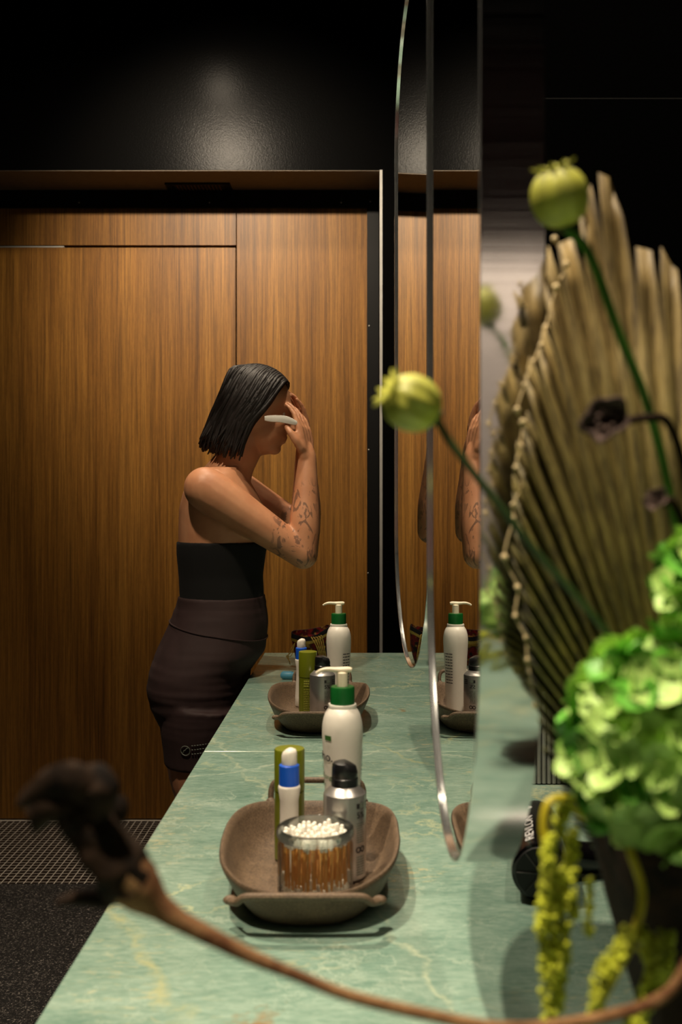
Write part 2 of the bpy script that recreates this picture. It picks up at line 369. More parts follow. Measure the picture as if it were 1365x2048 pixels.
# mosaic strip in front of the wood wall: 26.6 mm tiles
PITCH = 0.0266; tl = MB().box((-0.0115,-0.0115,-0.0006),(0.0115,0.0115,0.0))
tile0 = tl.build('tile', M['mosaic'], floor, smooth=False); tile0.location = (0,0,0)
field = MB(); nt = 0; cols = range(-66, 28)
for r in range(26):
    y = 3.462+PITCH*(r+0.5)
    for c in cols:
        x = PITCH*(c+0.5); px = 717.5+F*x/y; py = 1002+F*CAM_Z/y
        seen = -6 < px and px < 70+(2048-py)*0.62+6 and not (95 < px < 150+(py-1640)*1.0 and py < 1700)
        if seen and nt < 300:
            o = tile0 if nt == 0 else tile0.copy()
            if nt: C.objects.link(o)
            o.location = (x, y, random.uniform(0.0, 0.0002)); nt += 1
        else:
            field.box((x-0.0115,y-0.0115,-0.0006),(x+0.0115,y+0.0115,0.0001))
tag(field.build('tile_field', M['mosaic'], floor, smooth=False), kind='stuff')

ceil_o = tag(MB().box((-2.4,-3.0,CEIL),(1.6,WY+0.1,CEIL+0.05)).build('ceiling', M['blackwall'], smooth=False), kind='structure')
tag(MB().box((-2.45,-3.0,0),(-2.4,WY+0.1,CEIL)).build('wall_left', M['blackwall'], smooth=False), kind='structure')
tag(MB().box((1.6,-3.0,0),(1.65,WY+0.1,CEIL)).build('wall_right_outer', M['blackwall'], smooth=False), kind='structure')
tag(MB().box((-2.4,-3.05,0),(1.6,-3.0,CEIL)).build('wall_front', M['burgundy'], smooth=False), kind='structure')
wb = tag(MB().box((-2.4,WY+0.02,0),(0.12,WY+0.06,CEIL)).build('wall_back', M['gap'], smooth=False), kind='structure')
Z = lambda py, Y: CAM_Z+(1002-py)*Y/F
X = lambda px, Y: (px-717.5)*Y/F
xs = X(473,WY); zt = Z(416,WY); zd = Z(495,WY)
bevel(MB().box((-2.4,WY,Z(490.5,WY)),(xs-0.0012,WY+0.02,zt)).build('panel', M['wood'], wb, smooth=False), 0.0008, 1)
bevel(MB().box((xs+0.0018,WY,0),(X(737,WY),WY+0.02,zt)).build('panel', M['wood'], wb, smooth=False), 0.0008, 1)
d1 = tag(bevel(MB().box((-2.3,WY+0.001,0.006),(xs-0.003,WY+0.02,zd)).build('door_1', M['wood'], smooth=False), 0.001, 1), kind='structure')
MB().box((-2.3,WY+0.002,zd+0.0008),(X(128,WY),WY+0.018,zd+0.0068)).build('door_closer_rail', M['alu'], d1, smooth=False)
bevel(MB().box((-1.58,WY-0.045,1.335-1.25),(-1.545,WY+0.001,1.335-1.16)).build('door_stop', M['blackmetal'], d1, smooth=False), 0.003, 2)
# black metal frame strips with screws, aluminium corner trim
fr1 = MB().box((-2.4,WY-0.012,Z(417,WY)),(X(757,WY),WY,Z(379,WY)+0.02)).build('frame_rail', M['blackmetal'], wb, smooth=False)
fr2 = MB().box((X(734.5,WY),WY-0.012,0),(X(758,WY),WY,Z(417,WY)-0.0006)).build('frame_rail', M['blackmetal'], wb, smooth=False)
sm = MB(); sm.lathe([(0.0,0.0),(0.0036,0.0),(0.0036,0.0012),(0.002,0.0022),(0.0,0.0024)], 12)
s0 = sm.build('screw', M['screw'], wb)
for i, (px, py) in enumerate([(739,653),(738,900),(736.5,1146),(741,405),(683,407),(420,407),(160,407)]):
    o = s0 if i == 0 else s0.copy()
    if i: C.objects.link(o)
    o.location = (X(px,WY), WY-0.012, Z(py,WY)); o.rotation_euler = (PI/2,0,0)
SOF = CAM_Z+1.30
bk = tag(MB().box((-2.4,BY,SOF),(1.6,WY+0.02,CEIL)).build('wall_bulkhead', M['blackwall'], smooth=False), kind='structure')
sf = MB().box((-2.4,BY+0.002,SOF-0.003),(X(760,BY),WY+0.02,SOF)).build('soffit_board', M['soffit'], bk, smooth=False)
# ventilation grille in the soffit
vg = thing('ventilation_grille', 'small dark ventilation grille set into the soffit above the wood panels', 'grille', (0,0,SOF-0.003))
vx0, vx1, vy0, vy1 = -0.79, -0.525, 4.055, 4.15
g = MB()
g.box((vx0,vy0,-0.007),(vx1,vy0+0.012,0)); g.box((vx0,vy1-0.006,-0.007),(vx1,vy1,0)); g.box((vx0,vy0+0.012,-0.007),(vx0+0.03,vy1-0.006,0)); g.box((vx1-0.03,vy0+0.012,-0.007),(vx1,vy1-0.006,0))
g.build('grille_frame', M['blackmetal'], vg, smooth=False)
MB().box((vx0+0.03,vy0+0.012,-0.0015),(vx1-0.03,vy1-0.006,-0.0005)).build('filter_backing', M['gap'], vg, smooth=False)
sl0 = MB().box((-0.0022,vy0+0.012,-0.005),(0.0022,vy1-0.006,-0.0015)).build('slat', pbr('bronze_slat', S(92,66,44), 0.5, 0.3, var=0.1), vg, smooth=False)
for i in range(13):
    o = sl0 if i == 0 else sl0.copy()
    if i: C.objects.link(o)
    o.location.x = vx0+0.045+i*0.0145
tag(MB().box((X(760,BY)+0.0115,BY,0),(1.6,BY+0.04,SOF)).build('wall_back_right', M['blackwall'], smooth=False), kind='structure')
tag(MB().box((X(760,BY)+0.012,BY+0.04,0),(X(760,BY)+0.05,WY+0.02,SOF)).build('wall_return', M['blackwall'], smooth=False), kind='structure')
tag(MB().box((X(760,BY),BY-0.002,0),(X(760,BY)+0.0105,BY+0.03,SOF)).build('trim_1', M['alu'], smooth=False), kind='structure')
# partition facing the camera to the right of the mirrors, with a fluted tile splashback
RY = 1.636; RX = 0.2; CT = 0.87
wr = tag(MB().box((RX,RY,0),(1.6,RY+0.12,CEIL)).build('wall_right', M['blackwall'], smooth=False), kind='structure')
rib = MB(); n = 8
prof = [(-0.0037,0.0),(-0.0034,-0.0035),(-0.002,-0.0055),(0,-0.006),(0.002,-0.0055),(0.0034,-0.0035),(0.0037,0.0)]
rib.rings([[(a,b,z) for a,b in prof] for z in (0.0,0.15)])
r0 = rib.build('tile', M['kitkat'], wr)
for i in range(72):
    o = r0 if i == 0 else r0.copy()
    if i: C.objects.link(o)
    o.location = (RX+0.006+i*0.0082, RY, CT+0.002)
MB().box((RX,RY-0.0015,CT),(RX+0.6,RY,CT+0.155)).build('tile_bed', M['gap'], wr, smooth=False)
MB().box((RX,RY-0.0002,Z(197,RY)-0.001),(1.6,RY,Z(197,RY)+0.001)).build('panel_joint', M['topfab'], wr, smooth=False)

# ------------------------------------------------------------------ the vanity counter
LX = -0.288
ct = thing('vanity_countertop', 'long polished green stone countertop with pale veins running past the mirrors', 'countertop')
def slab(poly, name='stone_slab'):
    m = MB(); z0, z1 = CT-0.03, CT
    m.rings([[(x,y,z0) for x,y in poly],[(x,y,z1) for x,y in poly]])
    return bevel(m.build(name, M['stone'], ct, smooth=False), 0.0015, 2)
slab([(LX,-0.5),(0.9,-0.5),(0.9,RY-0.0005),(RX-0.001,RY-0.0005),(RX-0.001,1.8475),(LX,1.8475)])
slab([(LX,1.8495),(RX-0.001,1.8495),(RX-0.001,3.05),(LX,3.05)])
MB().box((LX+0.001,1.8475,CT-0.028),(RX-0.002,1.8495,CT-0.0006)).build('seam_filler', pbr('pale_seam', S(206,214,180), 0.5, var=0.05), ct, smooth=False)
for i in range(4):
    y0 = -0.45+i*0.87; y1 = y0+0.865
    cb = thing('vanity_cabinet', 'black vanity cabinet under the green counter, number %s from the wood wall' % ['four','three','two','one'][i], 'cabinet', (0,0,0), group='cabinets under the counter')
    MB().box((-0.17,y0,0.0045),(RX-0.01,y1,CT-0.0305)).build('body', M['cabinet'], cb, smooth=False)
    for k in range(2):
        a = y0+0.004+k*(y1-y0)/2; b = a+(y1-y0)/2-0.008
        dd = bevel(MB().box((-0.19,a,0.12),(-0.1702,b,CT-0.05)).build('door', M['cabinet'], cb, smooth=False), 0.002, 2)
        MB().tube([(-0.19,(b-0.04 if k==0 else a+0.04),0.55),(-0.215,(b-0.04 if k==0 else a+0.04),0.55),(-0.215,(b-0.04 if k==0 else a+0.04),0.70),(-0.19,(b-0.04 if k==0 else a+0.04),0.70)], 0.005, 8).build('handle', M['blackmetal'], dd)

# ------------------------------------------------------------------ hanging mirrors
MW, MH = 0.2565, 1.30
def pill(wd, hh, n=28):                               # outline in (y,z), centre 0
    p = []; s_ = hh-wd if hh > wd else 0
    for i in range(n+1): a = PI*i/n; p.append((wd*math.cos(a), s_+wd*math.sin(a)))
    for i in range(n+1): a = PI+PI*i/n; p.append((wd*math.cos(a), -s_+wd*math.sin(a)))
    return p
def make_mirror(label, x, y, delta, depth):
    t = thing('hanging_mirror', label, 'mirror', (x, y, 1.022+MH/2), delta, 'tall oblong mirrors hung above the counter')
    o0 = pill(MW, MH/2, 40); o1 = pill(MW-0.0032, MH/2-0.0032, 40); o2 = pill(MW-0.0008, MH/2-0.0008, 40); o3 = pill(MW-0.0026, MH/2-0.0026, 40)
    MB().add([(0.0024,a,b) for a,b in o1], [tuple(range(len(o1)))]).build('mirror_glass', M['mirror'], t, smooth=False)
    MB().rings([[(-0.0010,a,b) for a,b in o0],[(-0.0016,a,b) for a,b in o2],[(-0.0016,a,b) for a,b in o3],[(-0.0010,a,b) for a,b in o1],[(0.0024,a,b) for a,b in o1]], False, False).build('raised_lip', M['bevelglass'], t, angle=30)
    MB().rings([[(-0.0010,a,b) for a,b in o0],[(depth,a,b) for a,b in o0]], False, True).build('rim', M['steel'], t, angle=30)
    for s_ in (-1, 1):
        MB().tube([(depth*0.5,s_*0.09,MH/2-0.03),(depth*0.5,s_*0.09,CEIL-1.022-MH/2)], 0.005, 10).build('hanging_rod', M['blackmetal'], t)
    return t
make_mirror('far tall oblong mirror with polished steel rim, reflecting the embroidered pouch', 0.0967, 1.88, math.radians(4.1), 0.041)
make_mirror('near tall oblong mirror with polished steel rim, reflecting a white pump bottle', 0.081, 0.908, 0.0, 0.041)

# ------------------------------------------------------------------ ceiling downlights (lamp light stays with its fitting)
names = ['recessed ceiling downlight close to the black bulkhead', 'recessed ceiling downlight aimed at the wood panels', 'recessed ceiling downlight above the left side of the counter',
         'recessed ceiling downlight above the far tray', 'recessed ceiling downlight above the flower vase', 'recessed ceiling downlight above the hair dryer', 'added unseen ceiling downlight lighting the curtain behind the photographer']
for (x, y, wt, cone, bl, dx, dy), lb in zip(SPOTS, names):
    t = thing('ceiling_downlight', lb, 'downlight', (x, y, CEIL), group='ceiling downlights')
    MB().lathe([(0.036,-0.001),(0.05,-0.001),(0.05,-0.006),(0.036,-0.004)], 32, cap0=False, cap1=False).build('trim_ring', M['blackmetal'], t)
    MB().lathe([(0.0,-0.0025),(0.036,-0.0025),(0.036,-0.001),(0.0,-0.001)], 24).build('lens', M['lamp'], t)
    ld = bpy.data.lights.new('downlight_lamp', 'SPOT'); ld.energy = wt; ld.color = WARM; ld.spot_size = math.radians(cone); ld.spot_blend = bl; ld.shadow_soft_size = 0.045
    lo = bpy.data.objects.new('downlight_lamp', ld); C.objects.link(lo); lo.parent = t; lo.location = (0,0,-0.05)
    lo.rotation_euler = Vector((0,0,-1)).rotation_difference(Vector((dx,dy,-1)).normalized()).to_euler()

# curtain in the doorway behind the photographer (seen in the steel rim)
cv = []; NX, NZ = 60, 6
m = MB(); R = []
for k in range(NZ+1):
    z = 0.02+2.20*k/NZ
    R.append([(0.2+0.9*i/NX, -2.55+0.03*math.sin(i*1.35)+0.01*math.sin(i*0.5+k), z) for i in range(NX+1)])
m.rings(R, False, False, closed=False)
cu = m.build('curtain', M['curtain']); so = cu.modifiers.new('solid','SOLIDIFY'); so.thickness = 0.004
tag(cu, 'light grey linen curtain reflected in the steel rim of the near mirror', 'curtain')
cr = tag(MB().tube([(0.1,-2.55,2.235),(1.2,-2.55,2.235)], 0.012, 10).build('curtain_rail', M['blackmetal']), 'black rail carrying the grey curtain', 'rail')
#PART2

# ------------------------------------------------------------------ trays
def sup(a, b, e, n=64):
    out = []
    for j in range(n):
        t = 2*PI*j/n; c, s_ = math.cos(t), math.sin(t)
        out.append((a*math.copysign(abs(c)**(2/e), c), b*math.copysign(abs(s_)**(2/e), s_)))
    return out
def make_tray(label, x, y, rz):
    t = thing('stoneware_tray', label, 'tray', (x, y, CT), rz, 'brown trays on the counter')
    m = MB(); R = []
    def ring(a, b, e, z, lift=0.0):
        return [(p, q, z+lift*(abs(p)/a)**2-0.5*lift*(abs(q)/b)**2) for p, q in sup(a, b, e)]
    rnd = random.Random(3)
    R = [ring(0.062,0.122,2.8,0.0), ring(0.078,0.138,2.7,0.004), ring(0.094,0.153,2.7,0.022,0.004), ring(0.105,0.164,2.8,0.044,0.009),
         ring(0.1075,0.167,2.8,0.0505,0.010), ring(0.106,0.1655,2.8,0.053,0.010), ring(0.1025,0.162,2.8,0.052,0.010), ring(0.099,0.158,2.8,0.044,0.009),
         ring(0.089,0.147,2.7,0.022,0.003), ring(0.077,0.135,2.6,0.011), ring(0.05,0.10,2.4,0.009)]
    R = [[(p[0]+0.0012*mnoise.noise(Vector(p)*28), p[1]+0.0015*mnoise.noise(Vector(p)*22+Vector((5,0,0))), p[2]+(0.0010*mnoise.noise(Vector(p)*18) if 0.03 < p[2] else 0)) for p in r] for r in R]
    m.rings(R); m.build('bowl', M['ware'], t, angle=60)
    # front handle folded out against the rim, back handle standing up
    h = MB(); pth = [(-0.078,-0.158,0.0385),(-0.071,-0.168,0.041),(-0.063,-0.1715,0.0475),(-0.045,-0.1735,0.049),(0,-0.1745,0.0495),(0.045,-0.1735,0.049),(0.063,-0.1715,0.0475),(0.071,-0.168,0.041),(0.078,-0.158,0.0385)]
    h.tube(spline(pth, 4), 0.0055, 10, flat=0.75); h.build('handle', M['ware'], t)
    for s_ in (-1,1):
        MB().ball((s_*0.080,-0.1535,0.0375),(0.008,0.006,0.005)).build('handle_lug', M['ware'], t)
        MB().ball((s_*0.064,0.160,0.048),(0.007,0.006,0.006)).build('handle_lug', M['ware'], t)
    h = MB(); pth = [(-0.064,0.163,0.046),(-0.064,0.168,0.062),(-0.058,0.171,0.0725),(-0.04,0.172,0.0745),(0.04,0.172,0.0745),(0.058,0.171,0.0725),(0.064,0.168,0.062),(0.064,0.163,0.046)]
    h.tube(spline(pth, 4), 0.0042, 10); h.build('handle', M['ware'], t)
    return t
TN = (-0.0575, 1.22); TF = (-0.0835, 2.12); FL = CT+0.0108   # inner floor height
make_tray('brown stoneware tray in the foreground holding the jar of cotton swabs', *TN, 0.0)
make_tray('brown stoneware tray at the far end near the embroidered pouch', *TF, 0.0)

# ------------------------------------------------------------------ toiletries
def bottle(label, x, y, rz, th, seed):
    t = thing('pump_bottle', label, 'bottle', (x, y, FL), rz, 'white pump bottles')
    pf = [(0.0,0.0),(0.0185,0.0),(0.0208,0.003),(0.0215,0.02),(0.0225,0.06),(0.0245,0.11),(0.0262,0.14),(0.0266,0.155),(0.0258,0.166),(0.0232,0.176),(0.0195,0.1825),(0.0165,0.1855)]
    pf = [pf[0]]+spline(pf[1:], 4)
    MB().lathe(pf, 40, sx=1.0, sy=1.12).build('body', M['white'], t, angle=50)
    MB().lathe([(0.0155,0.184),(0.0182,0.1845),(0.0188,0.187),(0.0182,0.1895),(0.015,0.190)], 32).build('neck_ring', M['white'], t)
    MB().lathe([(0.0150,0.1895),(0.0158,0.190),(0.0158,0.210),(0.0150,0.2122),(0.0075,0.2126)], 36, mod=lambda a, z: 1+0.012*math.cos(36*a/2)).build('collar', M['green'], t)
    MB().lathe([(0.0072,0.2120),(0.0072,0.230),(0.005,0.2315)], 20).build('pump_stem', M['ivory'], t)
    sp = spline([(0.012,0,0.2335,0.0032),(0.008,0,0.2340,0.0042),(0,0,0.2335,0.0046),(-0.010,0,0.2340,0.0036),(-0.021,0,0.2345,0.0030),(-0.029,0,0.2325,0.0026),(-0.034,0,0.2295,0.0021)], 4)
    MB().tube([p[:3] for p in sp], [p[3] for p in sp], 12, flat=0.9).build('pump_spout', M['ivory'], t)
    rr = lambda z: (0.0225+(z-0.06)*0.047 if z > 0.06 else 0.0215+z*0.0166)
    def place(vs, fs, a, z, mat, name):
        v2 = [(px*1.0, py*1.0, pz) for px, py, pz in wrap(vs, lambda zz: rr(zz)+0.0006, a, z)]
        v2 = [(p[0], p[1]*1.12-0.0002, p[2]) for p in v2]
        MB().add(v2, fs).build(name, mat, t, smooth=False)
    vs, fs = text_mesh('Aveeno.', 0.0165, align='RIGHT')
    place(vs, fs, th, 0.125, M['ink'], 'brand_lettering')
    vs, fs = text_mesh('Daily', 0.0070, align='RIGHT'); place(vs, fs, th-0.75, 0.1085, M['greenink'], 'green_lettering')
    vs, fs = text_mesh('Moisturizing', 0.0082, align='RIGHT'); place(vs, fs, th-0.12, 0.099, M['greenink'], 'green_lettering')
    vs, fs = text_mesh('Lotion', 0.0082, align='RIGHT'); place(vs, fs, th-0.55, 0.0885, M['greenink'], 'green_lettering')
    MB().add(*(lambda: (lambda v, f: ([(p[0], p[1]*1.12-0.0002, p[2]) for p in wrap(v, lambda zz: rr(zz)+0.0006, th-0.28, 0.150)], f))([(-0.0055+0.011*i/6, yy, 0) for yy in (-0.0032,0.0032) for i in range(7)], [(i,i+1,i+8,i+7) for i in range(6)]))()).build('leaf_mark', M['greenink'], t, smooth=False)
    vs, fs = bars(11, 0.020, 0.0018, 0.0062, random.Random(seed), 0.005)
    place(vs, fs, th+2.15, 0.128, M['ink'], 'back_print')
    return t
def spray_can(label, x, y, th):
    t = thing('spray_can', label, 'can', (x, y, FL), 0, 'aluminium spray cans')
    MB().lathe([(0.0,0.0),(0.0235,0.0),(0.0258,0.003),(0.026,0.006),(0.026,0.0985),(0.0255,0.1015),(0.0165,0.110),(0.0150,0.1105)], 48).build('body', M['alucan'], t, angle=28)
    MB().lathe([(0.0145,0.1095),(0.0162,0.110),(0.0164,0.1195),(0.0155,0.1205),(0.0155,0.121)], 36).build('cap_skirt', M['blackcap'], t)
    R = []
    for r_, z in [(0.0152,0.1205),(0.0158,0.1215),(0.0156,0.1325),(0.0140,0.1375),(0.0095,0.1390),(0.003,0.1392)]:
        R.append([(r_*math.cos(2*PI*j/36), r_*math.sin(2*PI*j/36), z-(max(0, math.cos(2*PI*j/36))*r_/0.0156*0.0055 if z > 0.13 else 0)) for j in range(36)])
    MB().rings(R).build('actuator_cap', M['blackcap'], t, angle=50)
    rr = 0.02615
    vs, fs = text_mesh('5%', 0.0105); MB().add(wrap(vs, rr, th, 0.0795), fs).build('lettering', M['ink'], t, smooth=False)
    q = [(-0.006+0.004*i, yy, 0) for yy in (-0.003,0.003) for i in range(4)]
    MB().add(wrap(q, rr, th, 0.0905), [(0,1,5,4)]).build('black_square', M['ink'], t, smooth=False)
    MB().add(wrap(q, rr, th, 0.0905), [(1,2,6,5),(2,3,7,6)]).build('grey_square', M['grey'], t, smooth=False)
    vs, fs = bars(3, 0.010, 0.0016, 0.0036, random.Random(5), 0.004); MB().add(wrap(vs, rr, th+0.62, 0.0925), fs).build('small_print', M['ink'], t, smooth=False)
    vs, fs = bars(9, 0.012, 0.0014, 0.0028, random.Random(8), 0.004); MB().add(wrap(vs, rr, th, 0.0700), fs).build('small_print', M['grey'], t, smooth=False)
    ring = MB()
    for cx in (-0.0034, 0.0034):
        o_ = [(cx+0.0038*math.cos(a), 0.0038*math.sin(a), 0) for a in [2*PI*i/18 for i in range(18)]]
        i_ = [(cx+0.0022*math.cos(a), 0.0022*math.sin(a), 0) for a in [2*PI*i/18 for i in range(18)]]
        ring.add(wrap(o_+i_, rr, th, 0.0385), [(k,(k+1)%18,18+(k+1)%18,18+k) for k in range(18)])
    ring.build('ring_mark', M['ink'], t, smooth=False)
    vs, fs = bars(8, 0.012, 0.0014, 0.0030, random.Random(9), 0.004); MB().add(wrap(vs, rr, th, 0.0300), fs).build('small_print', M['grey'], t, smooth=False)
    return t
def olive_tube(label, x, y, th):
    t = thing('olive_tube', label, 'tube', (x, y, FL), 0, 'olive green tubes')
    MB().lathe([(0.0,0.0),(0.0180,0.0),(0.0190,0.0015),(0.0190,0.0855),(0.0172,0.0860)], 40).build('body', M['olive'], t, angle=30)
    MB().lathe([(0.0180,0.0868),(0.0193,0.0872),(0.0193,0.1375),(0.0186,0.1392),(0.0,0.1396)], 40).build('cap', M['olive'], t, angle=30)
    vs, fs = text_mesh('', 0.01) if False else bars(3, 0.0115, 0.0034, 0.0050, random.Random(11), 0.003)
    MB().add(wrap(vs, 0.01912, th, 0.0800), fs).build('lettering', M['oliveprint'], t, smooth=False)
    vs, fs = bars(17, 0.0125, 0.0013, 0.0036, random.Random(12), 0.004); MB().add(wrap(vs, 0.01912, th, 0.0630), fs).build('small_print', M['oliveprint'], t, smooth=False)
    q = [(i*0.0002-0.0002, yy, 0) for yy in (-0.062,0.0) for i in range(3)]
    MB().add(wrap(q, 0.01912, th-0.62, 0.0760), [(0,1,4,3),(1,2,5,4)]).build('print_rule', M['oliveprint'], t, smooth=False)
    return t
def dropper(label, x, y):
    t = thing('white_dropper_bottle', label, 'bottle', (x, y, FL), 0, 'white bottles with blue collars')
    MB().lathe([(0.0,0.0),(0.0125,0.0),(0.0138,0.002),(0.0135,0.02),(0.0115,0.062),(0.0115,0.085),(0.0138,0.1010),(0.0132,0.1035),(0.0118,0.1045)], 36).build('body', M['white'], t, angle=50)
    MB().lathe([(0.0115,0.1040),(0.0124,0.1042),(0.0123,0.1285),(0.0112,0.1292),(0.0095,0.1296)], 36).build('collar', M['blue'], t)
    R = []
    for r_, z in [(0.0092,0.1290),(0.0096,0.1300),(0.0095,0.1440),(0.0082,0.1475),(0.0050,0.1490),(0.001,0.1493)]:
        R.append([(r_*math.cos(2*PI*j/28), r_*math.sin(2*PI*j/28), z-(0.004*r_/0.0095*max(0,-math.cos(2*PI*j/28)) if z > 0.14 else 0)) for j in range(28)])
    MB().rings(R).build('cap', M['white'], t, angle=50)
    return t
SW = {}
def glass_jar(label, x, y, r_, n_sw, tag_sw, grp):
    t = thing('ribbed_glass_jar', label, 'jar', (x, y, FL), 0, 'ribbed glass jars')
    fl = lambda a, z: 1+(0.030*abs(math.cos(9*a)) if 0.006 < z < 0.066 else 0.012)
    prof = [(r_*0.90,0.0),(r_*0.955,0.002),(r_*0.965,0.007),(r_*0.965,0.035),(r_*0.965,0.063),(r_*0.95,0.068),(r_*0.955,0.071)]
    MB().lathe(prof, 180, cap0=True, cap1=False, mod=fl).build('jar_wall', M['glass'], t, angle=60)
    MB().lathe([(r_*0.90,0.0705),(r_*0.97,0.0705),(r_*1.02,0.0735),(r_*1.03,0.077),(r_*1.0,0.0815),(r_*0.94,0.083),(r_*0.90,0.081),(r_*0.885,0.076),(r_*0.90,0.0705)], 60, cap0=False, cap1=False).build('thick_rim', M['rimglass'], t)
    rnd = random.Random(21)
    k = 0; tries = 0; pos = []
    while k < n_sw and tries < 6000:
        tries += 1
        a = rnd.uniform(0, 2*PI); q = math.sqrt(rnd.random())*(r_*0.955-0.0045); bx, by = q*math.cos(a), q*math.sin(a)
        if any((bx-u)**2+(by-v)**2 < 0.0058**2 for u, v in pos): continue
        pos.append((bx, by))
        lean = (rnd.uniform(-0.05,0.05), rnd.uniform(-0.05,0.05)); hh = rnd.uniform(-0.003,0.002)
        if 's' not in SW:
            s_ = empty('cotton_swab')
            MB().tube([(0,0,0.006),(0,0,0.064)], 0.0012, 8).build('stick', M['stick'], s_)
            for z in (0.0065, 0.0635):
                MB().lathe([(0.0,-0.0065),(0.0018,-0.0062),(0.0028,-0.002),(0.0030,0.002),(0.0020,0.0058),(0.0,0.0068)], 10, (0,0,z)).build('cotton_tip', M['cotton'], s_)
            SW['s'] = s_; s2 = s_
        else:
            s2 = SW['s'].copy(); C.objects.link(s2)
            for ch in SW['s'].children:
                c = ch.copy(); C.objects.link(c); c.parent = s2
        s2.location = (x+bx*0.97, y+by*0.97, FL+0.0060+max(0,hh)*2.5); s2.rotation_euler = (lean[0]*0.6, lean[1]*0.6, 0)
        tag(s2, tag_sw, 'cotton swab', grp); k += 1
    return t

bottle('white pump lotion bottle with green collar in the near tray, behind the black-capped can', -0.021, 1.300, 0, math.radians(-26), 1)
bottle('white pump lotion bottle with green collar in the far tray', -0.0426, 2.145, 0, math.radians(-80), 2)
spray_can('silver spray can with black cap beside the jar of cotton swabs', -0.0167, 1.206, math.radians(47))
spray_can('silver spray can with black cap in the far tray', -0.0735, 2.028, math.radians(24))
olive_tube('olive green tube with cap in the near tray, behind the white blue-collared bottle', -0.0880, 1.268, math.radians(-5))
olive_tube('olive green tube with pale print in the far tray', -0.1060, 2.085, math.radians(-6))
dropper('white bottle with blue collar in the near tray, in front of the olive tube', -0.0855, 1.2285)
dropper('white bottle with blue collar in the far tray, behind the olive tube', -0.1270, 2.208)
glass_jar('ribbed glass jar packed with cotton swabs in the near tray', -0.0495, 1.138, 0.0435, 90, 'wooden cotton swab with white tip in the jar of the near tray', 'cotton swabs in the near jar')
glass_jar('ribbed glass jar in the far tray, mostly hidden behind the black-capped can', -0.0780, 2.212, 0.0340, 24, 'wooden cotton swab with white tip in the jar of the far tray', 'cotton swabs in the far jar')

# light blue stub lying behind the far tray
t = thing('light_blue_tube', 'small light blue plastic tube lying on the counter beside the far tray', 'tube', (-0.181, 2.60, CT+0.0105), 0.0)
MB().tube([(-0.016,0,0),(-0.0155,-0.0005,0),(0.008,-0.005,0),(0.009,-0.005,0)], [0.0095,0.0105,0.0105,0.0095], 24).build('barrel', M['lblue'], t)
MB().tube([(0.009,-0.005,0),(0.030,-0.009,0)], [0.0085,0.0080], 24).build('cap', M['lblue'], t)

# embroidered pouch
t = thing('embroidered_pouch', 'small dark red and gold embroidered pouch with cords behind the far tray', 'pouch', (-0.135, 2.80, CT), 0.0)
R = []; rnd = random.Random(4)
for (rx, ry, z) in [(0.030,0.026,0.0),(0.038,0.032,0.004),(0.045,0.038,0.03),(0.051,0.042,0.06),(0.053,0.044,0.085),(0.052,0.043,0.100),(0.0505,0.0415,0.1005),(0.050,0.041,0.085),(0.046,0.037,0.05)]:
    R.append([(rx*math.cos(2*PI*j/40)*(1+0.05*math.sin(5*2*PI*j/40+z*30)), ry*math.sin(2*PI*j/40)*(1+0.05*math.cos(4*2*PI*j/40)), z+(0.006*math.cos(2*PI*j/40*2)-0.010*math.cos(2*PI*j/40+2.6) if z > 0.07 else 0)) for j in range(40)])
MB().rings(R).build('cloth_body', M['pouch'], t, angle=70)
MB().rings([[(p[0]*1.02,p[1]*1.02,p[2]) for p in R[4]],[(p[0]*1.015,p[1]*1.015,p[2]+0.001) for p in R[5]],R[6],R[7]], False, False).build('dark_hem', pbr('dark_velvet', S(26,18,26), 0.8, var=0.2), t, angle=70)
MB().rings([[(p[0]*1.025,p[1]*1.025,p[2]-0.004) for p in R[4]],[(p[0]*1.03,p[1]*1.03,p[2]+0.004) for p in R[4]]], False, False).build('gold_braid', M['cord'], t)
for k in range(5):
    a = [(0.004+0.006*k,-0.045,0.088),(0.010+0.006*k,-0.053,0.080+0.003*k),(0.020+0.005*k,-0.054,0.062),(0.028+0.004*k,-0.052,0.035),(0.030+0.003*k,-0.046,0.016)]
    MB().tube(spline(a, 6), [0.0016+0.0004*math.sin(i*2.2) for i in range(25)], 8).build('cord', M['cord'], t)
for k in range(3):
    a = [(-0.042,-0.028,0.070),(-0.052,-0.032,0.055-0.01*k),(-0.060-0.003*k,-0.03,0.034),(-0.055,-0.035,0.010+0.004*k)]
    MB().tube(spline(a, 6), 0.0010, 6).build('loose_thread', M['cord'], t)

